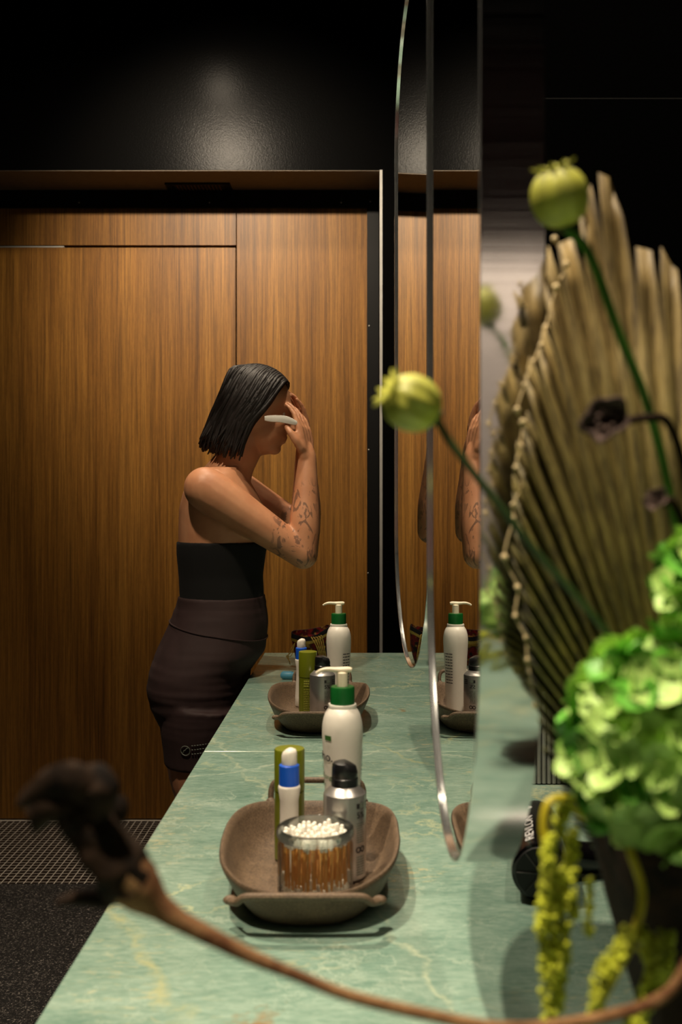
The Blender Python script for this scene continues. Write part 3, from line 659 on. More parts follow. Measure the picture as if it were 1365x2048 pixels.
# ------------------------------------------------------------------ hair dryer
HA = Vector((0.211, 1.150, CT+0.036)); HB = Vector((0.240, 1.345, CT+0.034))
t = thing('hair_dryer', 'glossy black hair dryer lying on the counter under the near mirror', 'hair dryer', (0,0,0))
ax = (HB-HA).normalized(); rot = Vector((0,0,1)).rotation_difference(ax).to_matrix()
def along(mb, prof, n=40):
    m = MB(); m.lathe(prof, n); m.v = [tuple(HA+rot @ Vector(p)) for p in m.v]; return m
L = (HB-HA).length
along(MB(), [(0.030,-0.002),(0.0335,0.0),(0.0345,0.006),(0.0345,0.05),(0.0325,0.11),(0.0290,L-0.02),(0.0275,L-0.004),(0.024,L),(0.021,L)]).build('barrel', M['dryer'], t, angle=50)
along(MB(), [(0.0,-0.003),(0.029,-0.003),(0.031,-0.001)], 36).build('intake_grille', M['dgrill'], t)
for k in range(7):
    a = 2*PI*k/7+0.3
    mm = MB().tube([(0.003*math.cos(a),0.003*math.sin(a),-0.004),(0.028*math.cos(a),0.028*math.sin(a),-0.004)], 0.0008, 6)
    mm.v = [tuple(HA+rot @ Vector(p)) for p in mm.v]; mm.build('grille_spoke', M['gap'] if k > 6 else pbr('grey_spoke', S(70,68,66), 0.5, var=0.05), t)
hd = [(HA+ax*0.075+Vector((0.020,0,0.0))), HA+ax*0.080+Vector((0.050,0.006,-0.012)), HA+ax*0.085+Vector((0.10,0.012,-0.0165)), HA+ax*0.088+Vector((0.155,0.016,-0.0175))]
hs = spline([tuple(p)+(r_,) for p, r_ in zip(hd, (0.021,0.0195,0.0175,0.0165))], 6)
MB().tube([p[:3] for p in hs], [p[3] for p in hs], 20).build('handle', M['dryer'], t)
vs, fs = text_mesh('REVLON', 0.0150, bold=0.0)
rb = 0.0334; ang0 = -0.36                              # reads up the barrel on its left side
vv = []
for (x, y, _) in vs:
    s_ = 0.066+x*1.75; an = ang0-y/rb; rad = (0.0345 if s_ < 0.05 else 0.0345-(s_-0.05)*0.0335)+0.0005
    p = HA+ax*s_+Vector((rad*math.sin(an), 0, rad*math.cos(an))); vv.append(tuple(p))
MB().add(vv, fs).build('lettering', M['whiteink'], t, smooth=False)
p = HA+ax*0.158+Vector((-0.010,0,0.0275))
MB().ball(p, (0.0055,0.0055,0.0025)).build('white_button', M['whiteink'], t)
#PART3

# ------------------------------------------------------------------ the person at the counter
PY = 2.71; PS = F/PY
def pp(px, py, dy=0.0): return Vector(((px-717.5)/PS, PY+dy, CAM_Z+(1002-py)/PS))
person = thing('person', 'person with dark hair in a black top and dark shorts, hands raised to the face', 'person', (0,0,0))
def slice_ring(py, xb, xf, b, e=2.3, off=0.0, n=40, dy=0.0):
    c = pp((xb+xf)/2, py, dy); a = (xf-xb)/2/PS+off; b = b+off
    return [(c.x+p, c.y+q, c.z) for p, q in sup(a, b, e, n)]
TOR = [(1440,330,483,0.160),(1405,313,488,0.174),(1370,305,492,0.180),(1338,310,495,0.178),(1300,322,524,0.168),(1245,348,530,0.145),(1195,366,524,0.128),(1150,364,522,0.130),(1105,360,528,0.140),
       (1060,360,538,0.148),(1015,362,528,0.150),(980,372,510,0.155),(950,392,492,0.135),(932,420,486,0.085)]
def torso_at(py):
    for (a, b) in zip(TOR, TOR[1:]):
        if b[0] <= py <= a[0]:
            k = (a[0]-py)/(a[0]-b[0]); return [a[i]+(b[i]-a[i])*k for i in range(4)]
    return TOR[0] if py > TOR[0][0] else TOR[-1]
b = MB()
tr = [torso_at(py) for py in range(1440, 931, -12)]
b.rings([slice_ring(*r) for r in tr])
b.tube([pp(452,960), pp(470,925), pp(492,885), pp(502,860)], [0.070,0.056,0.052,0.055], 20)
# legs and feet
for s_ in (-1, 1):
    dy = 0.088*s_
    lg = [(418,1400,0.105),(412,1470,0.094),(412,1530,0.083),(420,1590,0.068),(426,1635,0.058),(416,1690,0.056),(406,1740,0.058),(406,1800,0.047),(410,1870,0.036),(410,1930,0.036)]
    pts = spline([tuple(pp(px,py,dy))+(r_,) for px,py,r_ in lg], 4)
    b.tube([p[:3] for p in pts], [p[3] for p in pts], 20)
    ft = spline([tuple(pp(396,1952,dy))+(0.030,), tuple(pp(415,1945,dy))+(0.036,), tuple(pp(450,1957,dy))+(0.033,), tuple(pp(500,1966,dy))+(0.026,), tuple(pp(535,1969,dy))+(0.016,)], 4)
    b.tube([p[:3] for p in ft], [p[3] for p in ft], 16, flat=0.85)
# head
Hc = pp(515,824)
tilt = Matrix.Rotation(math.radians(14), 3, 'Y')
def hp(x, y, z): return Hc+tilt @ Vector((x,y,z))
b.ball(hp(-0.008,0,0.018), (0.096,0.077,0.100), 28, 20, tilt)
b.ball(hp(0.030,0,-0.040), (0.062,0.058,0.072), 24, 16, tilt)
b.ball(hp(0.066,0,-0.085), (0.022,0.024,0.018), 16, 12, tilt)
b.tube([hp(0.084,0,0.018), hp(0.096,0,-0.004), hp(0.107,0,-0.022), hp(0.094,0,-0.030)], [0.007,0.009,0.012,0.008], 12)
b.ball(hp(0.088,0,-0.050), (0.010,0.022,0.006), 14, 8, tilt); b.ball(hp(0.086,0,-0.061), (0.010,0.020,0.007), 14, 8, tilt)
b.ball(hp(0.080,0,0.034), (0.014,0.050,0.010), 16, 10, tilt)
for s_ in (-1, 1):
    b.ball(hp(-0.006,s_*0.076,-0.006), (0.020,0.008,0.031), 14, 10, tilt)
    b.ball(hp(0.066,s_*0.034,-0.020), (0.020,0.022,0.020), 14, 10, tilt)
# arms and hands
def hand(wr, d, nrm, side, curl):
    d = d.normalized(); nrm = (nrm-d*nrm.dot(d)).normalized(); sd = d.cross(nrm)*side
    pal = [wr+d*k for k in (-0.01,0.02,0.05,0.082)]
    for o_ in (-0.028,-0.0095,0.0095,0.028):
        b.tube([wr+sd*o_*0.55, wr+d*0.03+sd*o_*0.8, wr+d*0.06+sd*o_, wr+d*0.086+sd*o_], [0.0145,0.0135,0.0125,0.0105], 12)
    for o_, l in ((-0.030,0.060),(-0.0105,0.076),(0.0105,0.082),(0.0315,0.072)):
        p = wr+d*0.084+sd*o_; a = 0.0; dirn = d+sd*o_*2.0; pts = [p-d*0.012, p]; rd = [0.0095,0.0092]
        for seg, bend in ((0.45,curl*0.5),(0.32,curl),(0.23,curl*0.8)):
            a += bend; p = p+(dirn*math.cos(a)+nrm*math.sin(a)).normalized()*l*seg; pts.append(p); rd.append(0.0085-0.0012*(len(pts)-2))
        b.tube(pts, rd, 12); b.ball(pts[-1], rd[-1], 10, 8)
    p = wr+d*0.022+sd*0.030; tp = [p-sd*0.012-d*0.006, p, p+d*0.022+sd*0.016+nrm*0.006, p+d*0.044+sd*0.022+nrm*0.016, p+d*0.062+sd*0.020+nrm*0.026]
    b.tube(tp, [0.013,0.0125,0.011,0.0095,0.0075], 12); b.ball(tp[-1], 0.0075, 10, 8)
def arm(sh, el, wr, rmul=1.0):
    up = spline([tuple(sh)+(0.056,), tuple(sh.lerp(el,0.15))+(0.057,), tuple(sh.lerp(el,0.45))+(0.049,), tuple(sh.lerp(el,0.8))+(0.041,), tuple(el)+(0.038,)], 4)
    b.tube([p[:3] for p in up], [p[3]*rmul for p in up], 18); b.ball(el, 0.0385*rmul, 16, 12); b.ball(sh, 0.055*rmul, 18, 14)
    fo = spline([tuple(el)+(0.038,), tuple(el.lerp(wr,0.3))+(0.041,), tuple(el.lerp(wr,0.65))+(0.033,), tuple(wr)+(0.0245,), tuple(wr+(wr-el).normalized()*0.022)+(0.0190,), tuple(wr+(wr-el).normalized()*0.040)+(0.0120,)], 5)
    b.tube([p[:3] for p in fo], [p[3]*rmul for p in fo], 18)
S1, E1, W1 = pp(428,978,-0.155), pp(612,1104,-0.120), pp(618,920,-0.075)
arm(S1, E1, W1); hand(W1, Vector((-0.14,0.18,0.97)), Vector((-0.9,0.35,0)), 1, 0.30)
S2, E2, W2 = pp(446,970,0.165), pp(610,1064,0.120), pp(607,893,0.068)
arm(S2, E2, W2); hand(W2, Vector((-0.08,-0.15,0.98)), Vector((-0.9,-0.35,0)), -1, 0.30)
me = remeshed(b, 0.0042, 5, 0.5)
link('body', me, M['skin'], person, True, 180)
for s_ in (-1, 1): MB().ball(hp(0.068,s_*0.031,0.010), 0.0105, 14, 10).build('eye', M['eye'], person)
# hair: cap and many overlapping locks falling to the nape
h = MB(); h.ball(hp(-0.030,0,0.024), (0.083,0.078,0.094), 28, 20, tilt)
rnd = random.Random(17)
def skull_y(x, g=1.0): return g*0.083*math.sqrt(max(0.02, 1-((x+0.012)/0.108)**2))
for k in range(360):
    f_ = rnd.random(); sd = 1 if k % 2 else -1; back = max(0, f_-0.55)/0.45
    x0 = 0.062-0.13*f_; st = hp(x0, sd*0.010*rnd.random(), 0.020+0.106*math.sqrt(max(0.05, 1-((x0+0.010)/0.106)**2)))
    x1 = 0.056-0.150*f_; x2 = 0.034-0.138*f_; x3 = 0.004-0.122*f_
    y1 = sd*skull_y(x1, 0.80)*(1-0.55*back*rnd.random()); y2 = sd*skull_y(x2, 1.04)*(1-back*rnd.random()); y3 = sd*skull_y(x3, 1.02)*(1-back*rnd.random())
    m1 = hp(x1, y1, 0.088); m2 = hp(x2, y2, 0.022); m3 = hp(x3, y3, -0.045)
    e_ = m3+Vector((-0.036+0.014*rnd.random(), 0.010*rnd.uniform(-1,1), -0.050-0.045*rnd.random()))
    jit = lambda s_: Vector((rnd.uniform(-s_,s_), rnd.uniform(-s_,s_), rnd.uniform(-s_,s_)))
    q = spline([tuple(st)+(0.0040,), tuple(m1+jit(0.003))+(0.0058,), tuple(m2+jit(0.004))+(0.0066,), tuple(m3+jit(0.005))+(0.0060,), tuple(e_)+(0.0018,)], 4)
    h.tube([p[:3] for p in q], [p[3] for p in q], 6)
h.build('hair', M['hair'], person, angle=180)
# clothes
tp = MB(); tp.rings([slice_ring(*torso_at(py), off=0.005) for py in range(1225, 1079, -8)])
link('top', remeshed(tp, 0.006, 2), M['topfab'], person, True, 180)
sh = MB(); sh.rings([slice_ring(*torso_at(py), off=0.009) for py in range(1440, 1187, -10)])
for s_ in (-1, 1):
    lg = [(418,1395,0.112),(413,1440,0.107),(412,1480,0.0985),(411,1512,0.0935)]
    pts = spline([tuple(pp(px,py,0.088*s_))+(r_,) for px,py,r_ in lg], 4)
    sh.tube([p[:3] for p in pts], [p[3] for p in pts], 24)
sme = remeshed(sh, 0.0055, 4); bm = bmesh.new(); bm.from_mesh(sme); bvh = BVHTree.FromBMesh(bm); bm.free()
nrms = [v.normal.copy() for v in sme.vertices]
for v, nv in zip(sme.vertices, nrms):                                 # pulled folds across the hip and waist
    zz = v.co.z; amp = 0.0022*max(0, 1-abs(zz-(CAM_Z-0.50))/0.16)+0.0022*max(0, 1-abs(zz-(CAM_Z-0.27))/0.07)
    if amp > 0: v.co += nv*amp*mnoise.noise(Vector((v.co.x*9+v.co.z*14, v.co.y*4, v.co.z*70)))
link('shorts', sme, M['shorts'], person, True, 180)
def seam_ring(pys, off, r_, name, mat):
    pts = []
    base = slice_ring(*torso_at(1240), off=off, n=72)
    for j in range(73):
        a = 2*PI*j/72; py = pys[0]+(pys[1]-pys[0])*(0.5+0.5*math.cos(a)); ring = slice_ring(*torso_at(py), off=off, n=72); pts.append(ring[j % 72])
    return MB().tube(pts, r_, 6).build(name, mat, person)
seam_ring((1238,1275), 0.010, 0.0022, 'waistband_seam', M['shorts'])
# printed mark on the shorts near the hem
def on_shorts(px, py):
    o = pp(px, py, -0.6); hit = bvh.ray_cast(o, Vector((0,1,0)))
    return (hit[0] if hit[0] else pp(px,py,-0.19))+Vector((0,-0.0022,0))
lm = MB(); pts = [on_shorts(395+9*math.cos(a), 1467+9*math.sin(a)) for a in [2*PI*i/24 for i in range(25)]]
lm.tube(pts, 0.0011, 6); lm.tube([on_shorts(x, y) for x, y in ((390,1472),(392,1467),(395,1466),(397,1463),(401,1461))], 0.0012, 6)
lm.build('printed_emblem', M['grey'], person)
for k, y in enumerate((1457,1465,1473)):
    tx = MB()
    for i in range(7): tx.tube([on_shorts(407+5*i, y-0.9*i*0.6), on_shorts(410+5*i, y-0.9*i*0.6)], 0.0011, 5)
    tx.build('printed_line', M['grey'], person)
# white cloth at the face
cl = MB(); R = []
for i in range(13):
    k = i/12; c = pp(536+66*k, 842+10*k*k+0.6*math.sin(k*8), -0.088-0.014*math.sin(k*PI))
    wv = 0.55+0.35*math.sin(PI*k)+0.06*math.sin(k*11)
    R.append([c+Vector((0,a,z*wv)) for a, z in ((-0.004,-0.010),(-0.006,0.0),(-0.004,0.010),(0.002,0.011),(0.003,0.0),(0.002,-0.011))])
cl.rings(R); tag(cl.build('folded_cloth', M['cotton']), 'small folded white cloth held at the face of the person', 'cloth')
#PART4

# ------------------------------------------------------------------ vase and flowers in the foreground
VC = Vector((0.192, 0.56, CT))
t = thing('carved_wooden_vase', 'dark rough wooden vase in the foreground holding the flowers', 'vase', VC)
R = []
for (r_, z) in [(0.050,0.0),(0.052,0.006),(0.040,0.03),(0.026,0.07),(0.024,0.11),(0.027,0.155),(0.038,0.20),(0.052,0.245),(0.062,0.285),(0.065,0.312),(0.063,0.318),(0.057,0.314),(0.052,0.285),(0.040,0.245),(0.01,0.22)]:
    ring = []
    for j in range(64):
        a = 2*PI*j/64; p = Vector((math.cos(a), math.sin(a), z*14)); k = r_*(1+0.09*mnoise.noise(p*2.2)+0.05*mnoise.noise(p*6.0))
        ring.append((k*math.cos(a), k*math.sin(a), z+(0.006*mnoise.noise(p*2.5) if z > 0.2 else 0)))
    R.append(ring)
MB().rings(R).build('body', M['bark'], t, angle=80)
rnd = random.Random(12)
for k in range(14):                                    # ragged bark strips standing off the wall
    a = rnd.uniform(PI*0.85, PI*1.75); z0 = rnd.uniform(0.20,0.28)
    pts = []
    for i in range(5):
        zz = z0+i*0.012; rr = 0.034+(zz-0.2)*0.27+0.003; pts.append((rr*math.cos(a+0.04*i)+0.002*i/4, rr*math.sin(a+0.04*i), zz))
    MB().tube(pts, [0.002,0.0045,0.005,0.004,0.0015], 7, flat=0.6).build('bark_strip', M['bark'], t)
VM = VC+Vector((0,0,0.29))                              # stems meet inside the mouth

# pleated palm leaf
t = thing('dried_palm_leaf', 'large pleated dried palm leaf fan with a frayed edge behind the flowers', 'palm leaf', (0,0,0))
bx, by = 1405, 1760
bp = [(1190,1700),(1150,1640),(1118,1560),(1085,1460),(1058,1340),(1042,1200),(1030,1040),(1035,880),(1065,740),(1100,600),(1108,470),(1150,455),(1185,350),(1215,345),(1245,430),(1265,490),(1310,500),(1345,560),(1400,590),(1450,640),(1520,720),(1600,820)]
pol = sorted([(math.atan2(by-y, bx-x), math.hypot(bx-x, by-y)) for x, y in bp])
def rad_at(a):
    for (p, q) in zip(pol, pol[1:]):
        if p[0] <= a <= q[0]: return p[1]+(q[1]-p[1])*(a-p[0])/(q[0]-p[0]+1e-9)
    return pol[-1][1] if a > pol[-1][0] else pol[0][1]
def leafpt(a, k, fold):
    r_ = rad_at(a)*k; px = bx-r_*math.cos(a); py = by-r_*math.sin(a)
    Y = 0.572+0.022*k*k*(1.0 if a < 1.2 else 1.0+0.8*(a-1.2))+fold*0.0105*k*(0.75+0.4*math.sin(a*11.0))
    return P(px, py, Y)
A0, A1 = pol[0][0], pol[-1][0]; NP = 38
for i in range(NP):
    a0 = A0+(A1-A0)*i/NP; a1 = A0+(A1-A0)*(i+1)/NP; am = (a0+a1)/2; m = MB(); R = []
    jag = 1.0+0.016*math.sin(i*2.7)+0.010*math.sin(i*5.1)
    for q in range(15):
        k = 0.06+0.94*q/14
        e = 0 if q < 13 else (0.10 if q == 13 else 0.35)
        ks = k*(jag if q > 11 else 1.0)
        R.append([leafpt(a0+(am-a0)*e, ks, -1), leafpt(am, ks*1.0, 1), leafpt(a1-(a1-am)*e, ks, -1)])
    m.rings(R, False, False, closed=False)
    o = m.build('leaf_pleat', M['palm'], t, angle=25); so = o.modifiers.new('s','SOLIDIFY'); so.thickness = 0.0006
MB().tube([P(bx,by,0.572), P(bx,by,0.572).lerp(VM,0.5), VM+Vector((0,0,-0.04))], [0.006,0.005,0.004], 10).build('leaf_stalk', M['twig'], t)
ed = [(1110,478),(1132,530),(1113,575),(1092,655),(1082,690),(1068,722),(1050,770),(1035,820),(1046,845),(1041,893),(1033,935),(1045,966),(1027,1010),(1027,1038),(1010,1115),(1036,1175),(1031,1232),(1052,1275),(1056,1320),(1072,1410)]
MB().tube(spline([tuple(P(x,y,0.588)) for x, y in ed], 4), 0.0006, 6).build('frayed_thread', M['bead'], t)
b0 = MB().ball((0,0,0), (0.0019,0.0015,0.0021), 10, 8).build('edge_curl', M['bead'], t)
for i, (x, y) in enumerate(ed):
    o = b0 if i == 0 else b0.copy()
    if i: C.objects.link(o)
    o.location = P(x,y,0.588); o.rotation_euler = (0.3*i, 0.5*i, 0); o.scale = (1+0.25*math.sin(i),)*3

# poppy pods
def poppy(label, c, axis, r_, path, stem_r, matstem):
    t = thing('poppy_pod', label, 'poppy pod', (0,0,0), group='green poppy pods')
    c = Vector(c); axis = Vector(axis).normalized(); q = Vector((0,0,1)).rotation_difference(axis).to_matrix()
    prof = [(0.10,-1.06),(0.45,-0.98),(0.80,-0.72),(0.98,-0.28),(1.0,0.10),(0.92,0.48),(0.70,0.80),(0.48,0.95)]
    m = MB(); m.lathe([(a*r_, z*r_) for a, z in spline(prof, 3)], 60, mod=lambda a, z: 1+0.03*math.cos(10*a))
    m.v = [tuple(c+q @ Vector(p)) for p in m.v]; m.build('seed_pod', M['poppy'], t, angle=80)
    m = MB(); R0 = []; R1 = []
    for j in range(40):
        a = 2*PI*j/40; k = 0.62+0.20*math.cos(10*a); R0.append((k*r_*math.cos(a), k*r_*math.sin(a), (1.02+0.10*math.cos(10*a))*r_)); R1.append((k*r_*math.cos(a)*0.98, k*r_*math.sin(a)*0.98, (1.09+0.10*math.cos(10*a))*r_))
    m.rings([R0, R1]); m.lathe([(0.34*r_,0.90*r_),(0.30*r_,1.04*r_)], 16)
    m.v = [tuple(c+q @ Vector(p)) for p in m.v]; m.build('crown', M['poppy'], t)
    m = MB(); m.lathe([(0.16*r_,-1.22*r_),(0.34*r_,-1.16*r_),(0.30*r_,-1.02*r_),(0.1*r_,-0.98*r_)], 20)
    m.v = [tuple(c+q @ Vector(p)) for p in m.v]; m.build('calyx', M['stemdark'], t)
    pts = [c-axis*r_*1.1]+[Vector(p) for p in path]
    MB().tube(spline([tuple(p) for p in pts], 6), stem_r, 12).build('stem', matstem, t)
    return t
poppy('upper green poppy pod at the top right in front of the palm leaf', P(1120,394,0.50), (-0.26,-0.25,1.0), 0.0142,
      [P(1180,510,0.502), P(1240,670,0.506), P(1292,800,0.512), P(1335,960,0.52), P(1375,1200,0.535), P(1400,1450,0.55), VM], 0.0024, M['stem'])
poppy('lower green poppy pod reaching left across the mirrors', P(824,806,0.50), (-1.0,-0.35,0.55), 0.0140,
      [P(905,890,0.503), P(1000,1012,0.507), P(1080,1112,0.511), P(1165,1205,0.517), P(1270,1340,0.53), P(1350,1500,0.545), VM+Vector((-0.01,0,0))], 0.0020, M['stemdark'])

# dark dried cup flowers
def cup(label, c, axis, r_, path):
    t = thing('dried_cup_flower', label, 'dried flower', (0,0,0), group='dark dried cup flowers')
    c = Vector(c); axis = Vector(axis).normalized(); q = Vector((0,0,1)).rotation_difference(axis).to_matrix()
    m = MB(); rnd = random.Random(int(r_*1e5)); R = []
    for (k, z) in [(0.18,-1.7),(0.26,-1.3),(0.5,-0.75),(0.85,-0.25),(1.0,0.0),(1.04,0.10),(0.96,0.14),(0.80,0.0),(0.55,-0.35),(0.2,-0.5)]:
        R.append([tuple(c+q @ Vector((k*r_*math.cos(a)*(1+0.10*math.sin(5*a)), k*r_*math.sin(a)*(1+0.10*math.sin(5*a))*0.85, z*r_+0.12*r_*math.sin(3*a)*(1 if z > -0.3 else 0)))) for a in [2*PI*j/36 for j in range(36)]])
    m.rings(R); m.build('cup', M['dkpod'], t, angle=80)
    m = MB()
    for k in range(9):
        a = 2*PI*k/9; m.ball(c+q @ Vector((0.42*r_*math.cos(a), 0.36*r_*math.sin(a), -0.22*r_)), r_*0.13, 8, 6)
    m.build('seeds', M['dkpod'], t)
    MB().tube(spline([tuple(c-axis*r_*1.5)]+[tuple(p) for p in path], 6), 0.0022, 10).build('stem', M['bark'], t)
cup('larger dark dried cup flower in front of the palm leaf', P(1212,838,0.49), (-0.55,-0.9,0.05), 0.0122,
    [P(1300,835,0.505), P(1340,850,0.512), P(1372,960,0.52), P(1395,1200,0.535), VM+Vector((0.01,0,0))])
cup('smaller dark dried cup flower below the larger one', P(1312,998,0.50), (-0.6,-0.8,0.3), 0.0062,
    [P(1348,1006,0.508), P(1380,1100,0.52), P(1400,1300,0.54), VM+Vector((0.012,0.01,0))])

# hydrangea heads
def petal_mesh(l, wd, seed):
    rnd = random.Random(seed); m = MB(); R = []
    for i in range(6):
        k = i/5; hw = wd*math.sin(PI*min(1, 0.10+0.86*k))**0.7*(0.35+0.65*k if k < 0.6 else 1.0)*(1 if k < 0.95 else 0.55)
        R.append([(l*k, s_*hw, 0.20*l*k*k-0.0+0.10*l*abs(s_)**2*k+0.03*l*math.sin(4*s_+seed)) for s_ in (-1,-0.5,0,0.5,1)])
    m.rings(R, False, False, closed=False); return m
def floret(name, mat, parent, seed):
    m = MB()
    for k in range(4):
        pm = petal_mesh(0.0125, 0.0070, seed+k); rz = Matrix.Rotation(k*PI/2+0.1*seed, 3, 'Z') @ Matrix.Rotation(-0.18, 3, 'Y')
        m.add([rz @ Vector(p) for p in pm.v], pm.f)
    m.ball((0,0,0.001), 0.0014, 8, 6)
    return m.build(name, mat, parent, angle=80)
def hydrangea(label, c, rad3, n_, seed, path):
    t = thing('hydrangea', label, 'hydrangea', (0,0,0), group='green hydrangea heads')
    c = Vector(c); rnd = random.Random(seed); protos = {}
    for i in range(n_):
        z = 1-1.75*(i+0.5)/n_; a = i*2.39996; s_ = math.sqrt(max(0,1-z*z))
        d = Vector((s_*math.cos(a), s_*math.sin(a), z)); j = rnd.uniform(0.84,1.08)
        key = (rnd.random() < 0.35, rnd.randrange(4))
        if key not in protos:
            o = floret('floret', M['petal2'] if key[0] else M['petal'], t, key[1]+3); protos[key] = o
        else:
            o = protos[key].copy(); C.objects.link(o)
        o.location = c+Vector((d.x*rad3[0]*j, d.y*rad3[1]*j, d.z*rad3[2]*j))
        dd = (d+Vector((rnd.uniform(-.45,.45), rnd.uniform(-.45,.45), rnd.uniform(-.35,.45)))).normalized()
        o.rotation_euler = (Vector((0,0,1)).rotation_difference(dd) @ Matrix.Rotation(rnd.uniform(0,6.28),3,'Z').to_quaternion()).to_euler()
        o.scale = (rnd.uniform(0.8,1.25),)*3
    core = MB(); core.ball(c, tuple(k*0.70 for k in rad3), 20, 14); core.build('inner_stalks', M['leafgreen'], t)
    MB().tube(spline([tuple(c)]+[tuple(p) for p in path], 5), 0.003, 10).build('stem', M['stem'], t)
hydrangea('large bright green hydrangea head leaning over the vase rim', P(1322,1492,0.470), (0.0390,0.036,0.0500), 150, 31, [P(1360,1580,0.505), VM+Vector((0,-0.01,0))])
hydrangea('smaller green hydrangea head at the right edge above the large one', P(1425,1175,0.485), (0.019,0.019,0.022), 46, 33, [P(1420,1400,0.51), VM+Vector((0.006,0,0))])

# hanging amaranth
ICO = None
def ico():
    global ICO
    if ICO is None:
        bm = bmesh.new(); bmesh.ops.create_icosphere(bm, subdivisions=1, radius=1.0); bm.verts.index_update()
        ICO = ([v.co.copy() for v in bm.verts], [tuple(v.index for v in f.verts) for f in bm.faces]); bm.free()
    return ICO
def tassel(parent, path, rad, n_, seed):
    rnd = random.Random(seed); pts = spline(path, 8); m = MB(); V, Fc = ico(); L_ = len(pts)
    for i in range(n_):
        k = rnd.random(); p = Vector(pts[min(L_-1, int(k*L_))]); r_ = rad*(0.35+0.65*math.sin(PI*min(0.92,0.12+0.85*k)))*(0.8+0.4*mnoise.noise(p*160))
        a = rnd.uniform(0, 2*PI); q = math.sqrt(rnd.random())*r_
        s_ = rnd.uniform(0.0008,0.0017); cc = p+Vector((q*math.cos(a), q*math.sin(a), rnd.uniform(-0.003,0.003)))
        m.add([cc+v*s_ for v in V], Fc)
    return m.build('tassel', M['amar'], parent, angle=180)
def amaranth(label, stem, stem_r, tas, seed):
    t = thing('hanging_amaranth', label, 'amaranth', (0,0,0), group='hanging amaranth stems')
    MB().tube(spline([tuple(p) for p in stem], 6), stem_r, 10).build('stem', M['amarstem'], t)
    for i, (path, r_, n_) in enumerate(tas): tassel(t, [tuple(P(x,y,Y)) for x,y,Y in path], r_, n_, seed+i)
amaranth('yellow green amaranth hanging down beside the hair dryer', [VM+Vector((-0.02,-0.015,0)), P(1190,1640,0.50), P(1135,1600,0.492), P(1100,1604,0.488), P(1088,1650,0.486), P(1098,1720,0.485), P(1118,1780,0.485)], 0.0021,
    [([(1112,1745,0.485),(1105,1830,0.485),(1100,1930,0.486),(1103,2050,0.486),(1105,2110,0.486)], 0.0062, 620),
     ([(1125,1750,0.487),(1128,1830,0.487),(1122,1930,0.487),(1118,2010,0.487)], 0.0058, 430),
     ([(1106,1680,0.482),(1097,1700,0.481),(1097,1745,0.481),(1098,1800,0.482)], 0.0040, 180),
     ([(1138,1600,0.494),(1125,1625,0.494),(1122,1660,0.494)], 0.0048, 150),
     ([(1145,1670,0.497),(1142,1720,0.496),(1140,1790,0.493),(1150,1830,0.492)], 0.0046, 190),
     ([(1178,1765,0.499),(1182,1800,0.499),(1175,1850,0.499),(1184,1868,0.499)], 0.0024, 60),
     ([(1090,1775,0.483),(1084,1840,0.483),(1090,1890,0.484),(1096,1940,0.484)], 0.0040, 220)], 50)
amaranth('yellow green amaranth drooping at the bottom right under the vase bowl', [VM+Vector((-0.015,-0.02,0)), P(1260,1660,0.478), P(1285,1780,0.466), P(1268,1870,0.462), P(1225,1960,0.458), P(1175,2052,0.455), P(1130,2130,0.455)], 0.0021,
    [([(1262,1865,0.461),(1235,1910,0.459),(1205,1960,0.457),(1185,2030,0.456)], 0.0055, 330),
     ([(1290,1870,0.462),(1310,1930,0.461),(1298,1980,0.460),(1270,2060,0.459)], 0.0066, 430),
     ([(1335,1865,0.466),(1330,1930,0.465),(1305,2000,0.463),(1240,2070,0.460)], 0.0050, 260)], 70)

# dried pod on a long curved stem, reaching out to the left
t = thing('dried_seed_pod', 'dark dried seed pod on a long curved brown stem reaching left over the counter', 'seed pod', (0,0,0))
Yp = 0.44
path = [VM+Vector((0.0,-0.02,0.0)), P(1400,1668,0.485), P(1412,1760,0.452), P(1385,1900,0.444)]+[P(x,y,Yp) for x,y in ((1330,1990),(1200,2036),(1020,2056),(850,2028),(700,1992),(600,1953),(500,1912),(420,1872),(350,1836))]
pts = spline([tuple(p) for p in path], 6)
MB().tube(pts, [0.0026 if i < len(pts)*0.75 else 0.0026+0.0022*(i-len(pts)*0.75)/(len(pts)*0.25) for i in range(len(pts))], 12).build('stem', M['twig'], t)
def blob_tube(pth, rad, seed, amp=0.25, n_=22):
    m = MB(); q = spline([tuple(p)+(r_,) for p, r_ in zip(pth, rad)], 5)
    m.tube([p[:3] for p in q], [p[3] for p in q], n_)
    m.v = [tuple(Vector(v)+Vector((mnoise.noise(Vector(v)*120+Vector((seed,0,0))), mnoise.noise(Vector(v)*120+Vector((0,seed,3))), mnoise.noise(Vector(v)*120+Vector((7,0,seed)))))*amp*0.012) for v in m.v]
    return m
blob_tube([P(355,1838,Yp),P(318,1812,Yp),P(285,1783,Yp),P(250,1745,Yp)], [0.0048,0.0062,0.0100,0.0120], 1, 0.02).build('funnel', M['twig'], t)
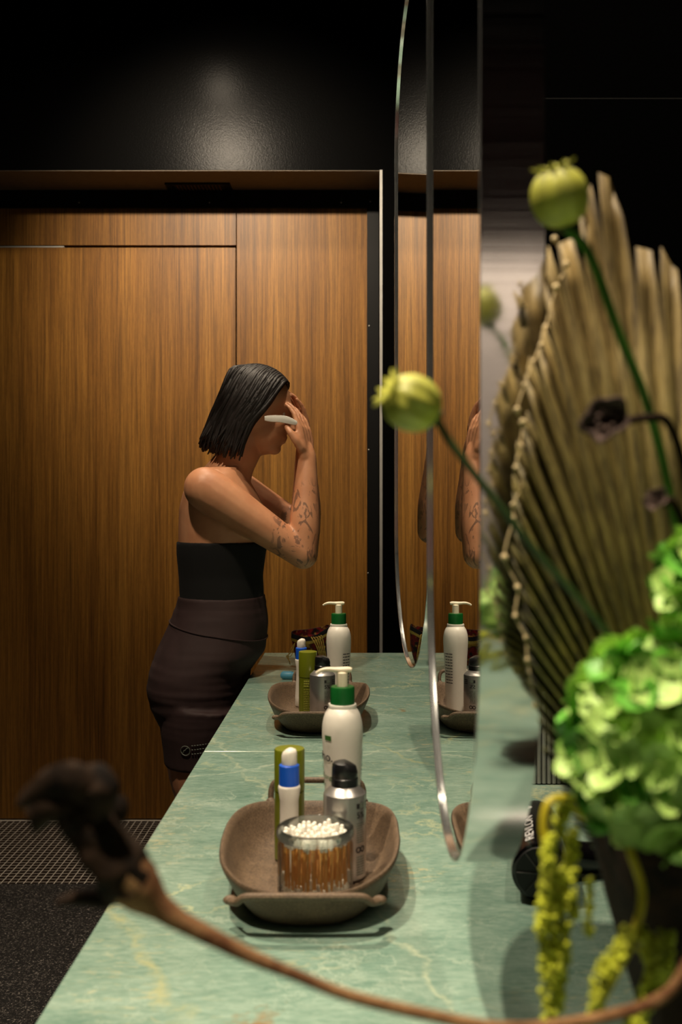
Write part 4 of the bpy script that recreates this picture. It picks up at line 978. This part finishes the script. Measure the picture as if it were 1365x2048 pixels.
m = blob_tube([P(272,1775,Yp),P(240,1732,Yp),P(198,1676,Yp),P(160,1618,Yp),P(148,1596,Yp)], [0.0105,0.0125,0.0118,0.0105,0.0070], 2, 0.22, 40)
m.build('husk', M['pod'], t)
def sepal(pth, wd, seed, mat, depth=0.0):
    q = spline([tuple(P(x,y,Yp+d_)) for x, y, d_ in pth], 5); n_ = len(q); R = []
    for i, p in enumerate(q):
        k = i/(n_-1); w_ = wd*(math.sin(PI*min(0.97,0.16+0.80*k)))**0.8; p = Vector(p)
        tg = (Vector(q[min(i+1,n_-1)])-Vector(q[max(i-1,0)])).normalized(); sd = tg.cross(Vector((0.25,-1,0.15))).normalized(); up = tg.cross(sd).normalized()
        R.append([p+sd*w_*u+up*(0.0022*abs(u)**2+0.0012*mnoise.noise(p*180+Vector((u*2,seed,0))))+sd*0.0012*mnoise.noise(p*220+Vector((0,u,seed))) for u in (-1,-0.6,-0.2,0.2,0.6,1)]+
                 [p+sd*w_*u+up*(0.0022*abs(u)**2-0.0016) for u in (1,0.6,0.2,-0.2,-0.6,-1)])
    MB().rings(R).build('sepal', mat, t, angle=60)
for k, (pth, wd) in enumerate([
    ([(185,1640,-0.004),(175,1580,-0.010),(130,1558,-0.012),(75,1585,-0.010),(36,1612,-0.006)], 0.0075),
    ([(190,1640,-0.008),(205,1590,-0.014),(195,1562,-0.012),(150,1560,-0.008),(110,1580,-0.006)], 0.0070),
    ([(175,1640,-0.006),(120,1610,-0.010),(85,1630,-0.010),(70,1662,-0.006)], 0.0075),
    ([(200,1650,0.002),(228,1610,0.0),(236,1630,0.0),(226,1650,0.002)], 0.0055),
    ([(160,1640,0.006),(130,1590,0.010),(90,1590,0.012),(55,1635,0.010)], 0.0070),
    ([(195,1640,0.008),(190,1585,0.012),(160,1562,0.010),(120,1570,0.008)], 0.0065),
    ([(262,1782,0.002),(215,1796,0.004),(165,1796,0.006),(112,1808,0.008)], 0.0045)]):
    sepal(pth, wd, k*3.1, M['pod'])
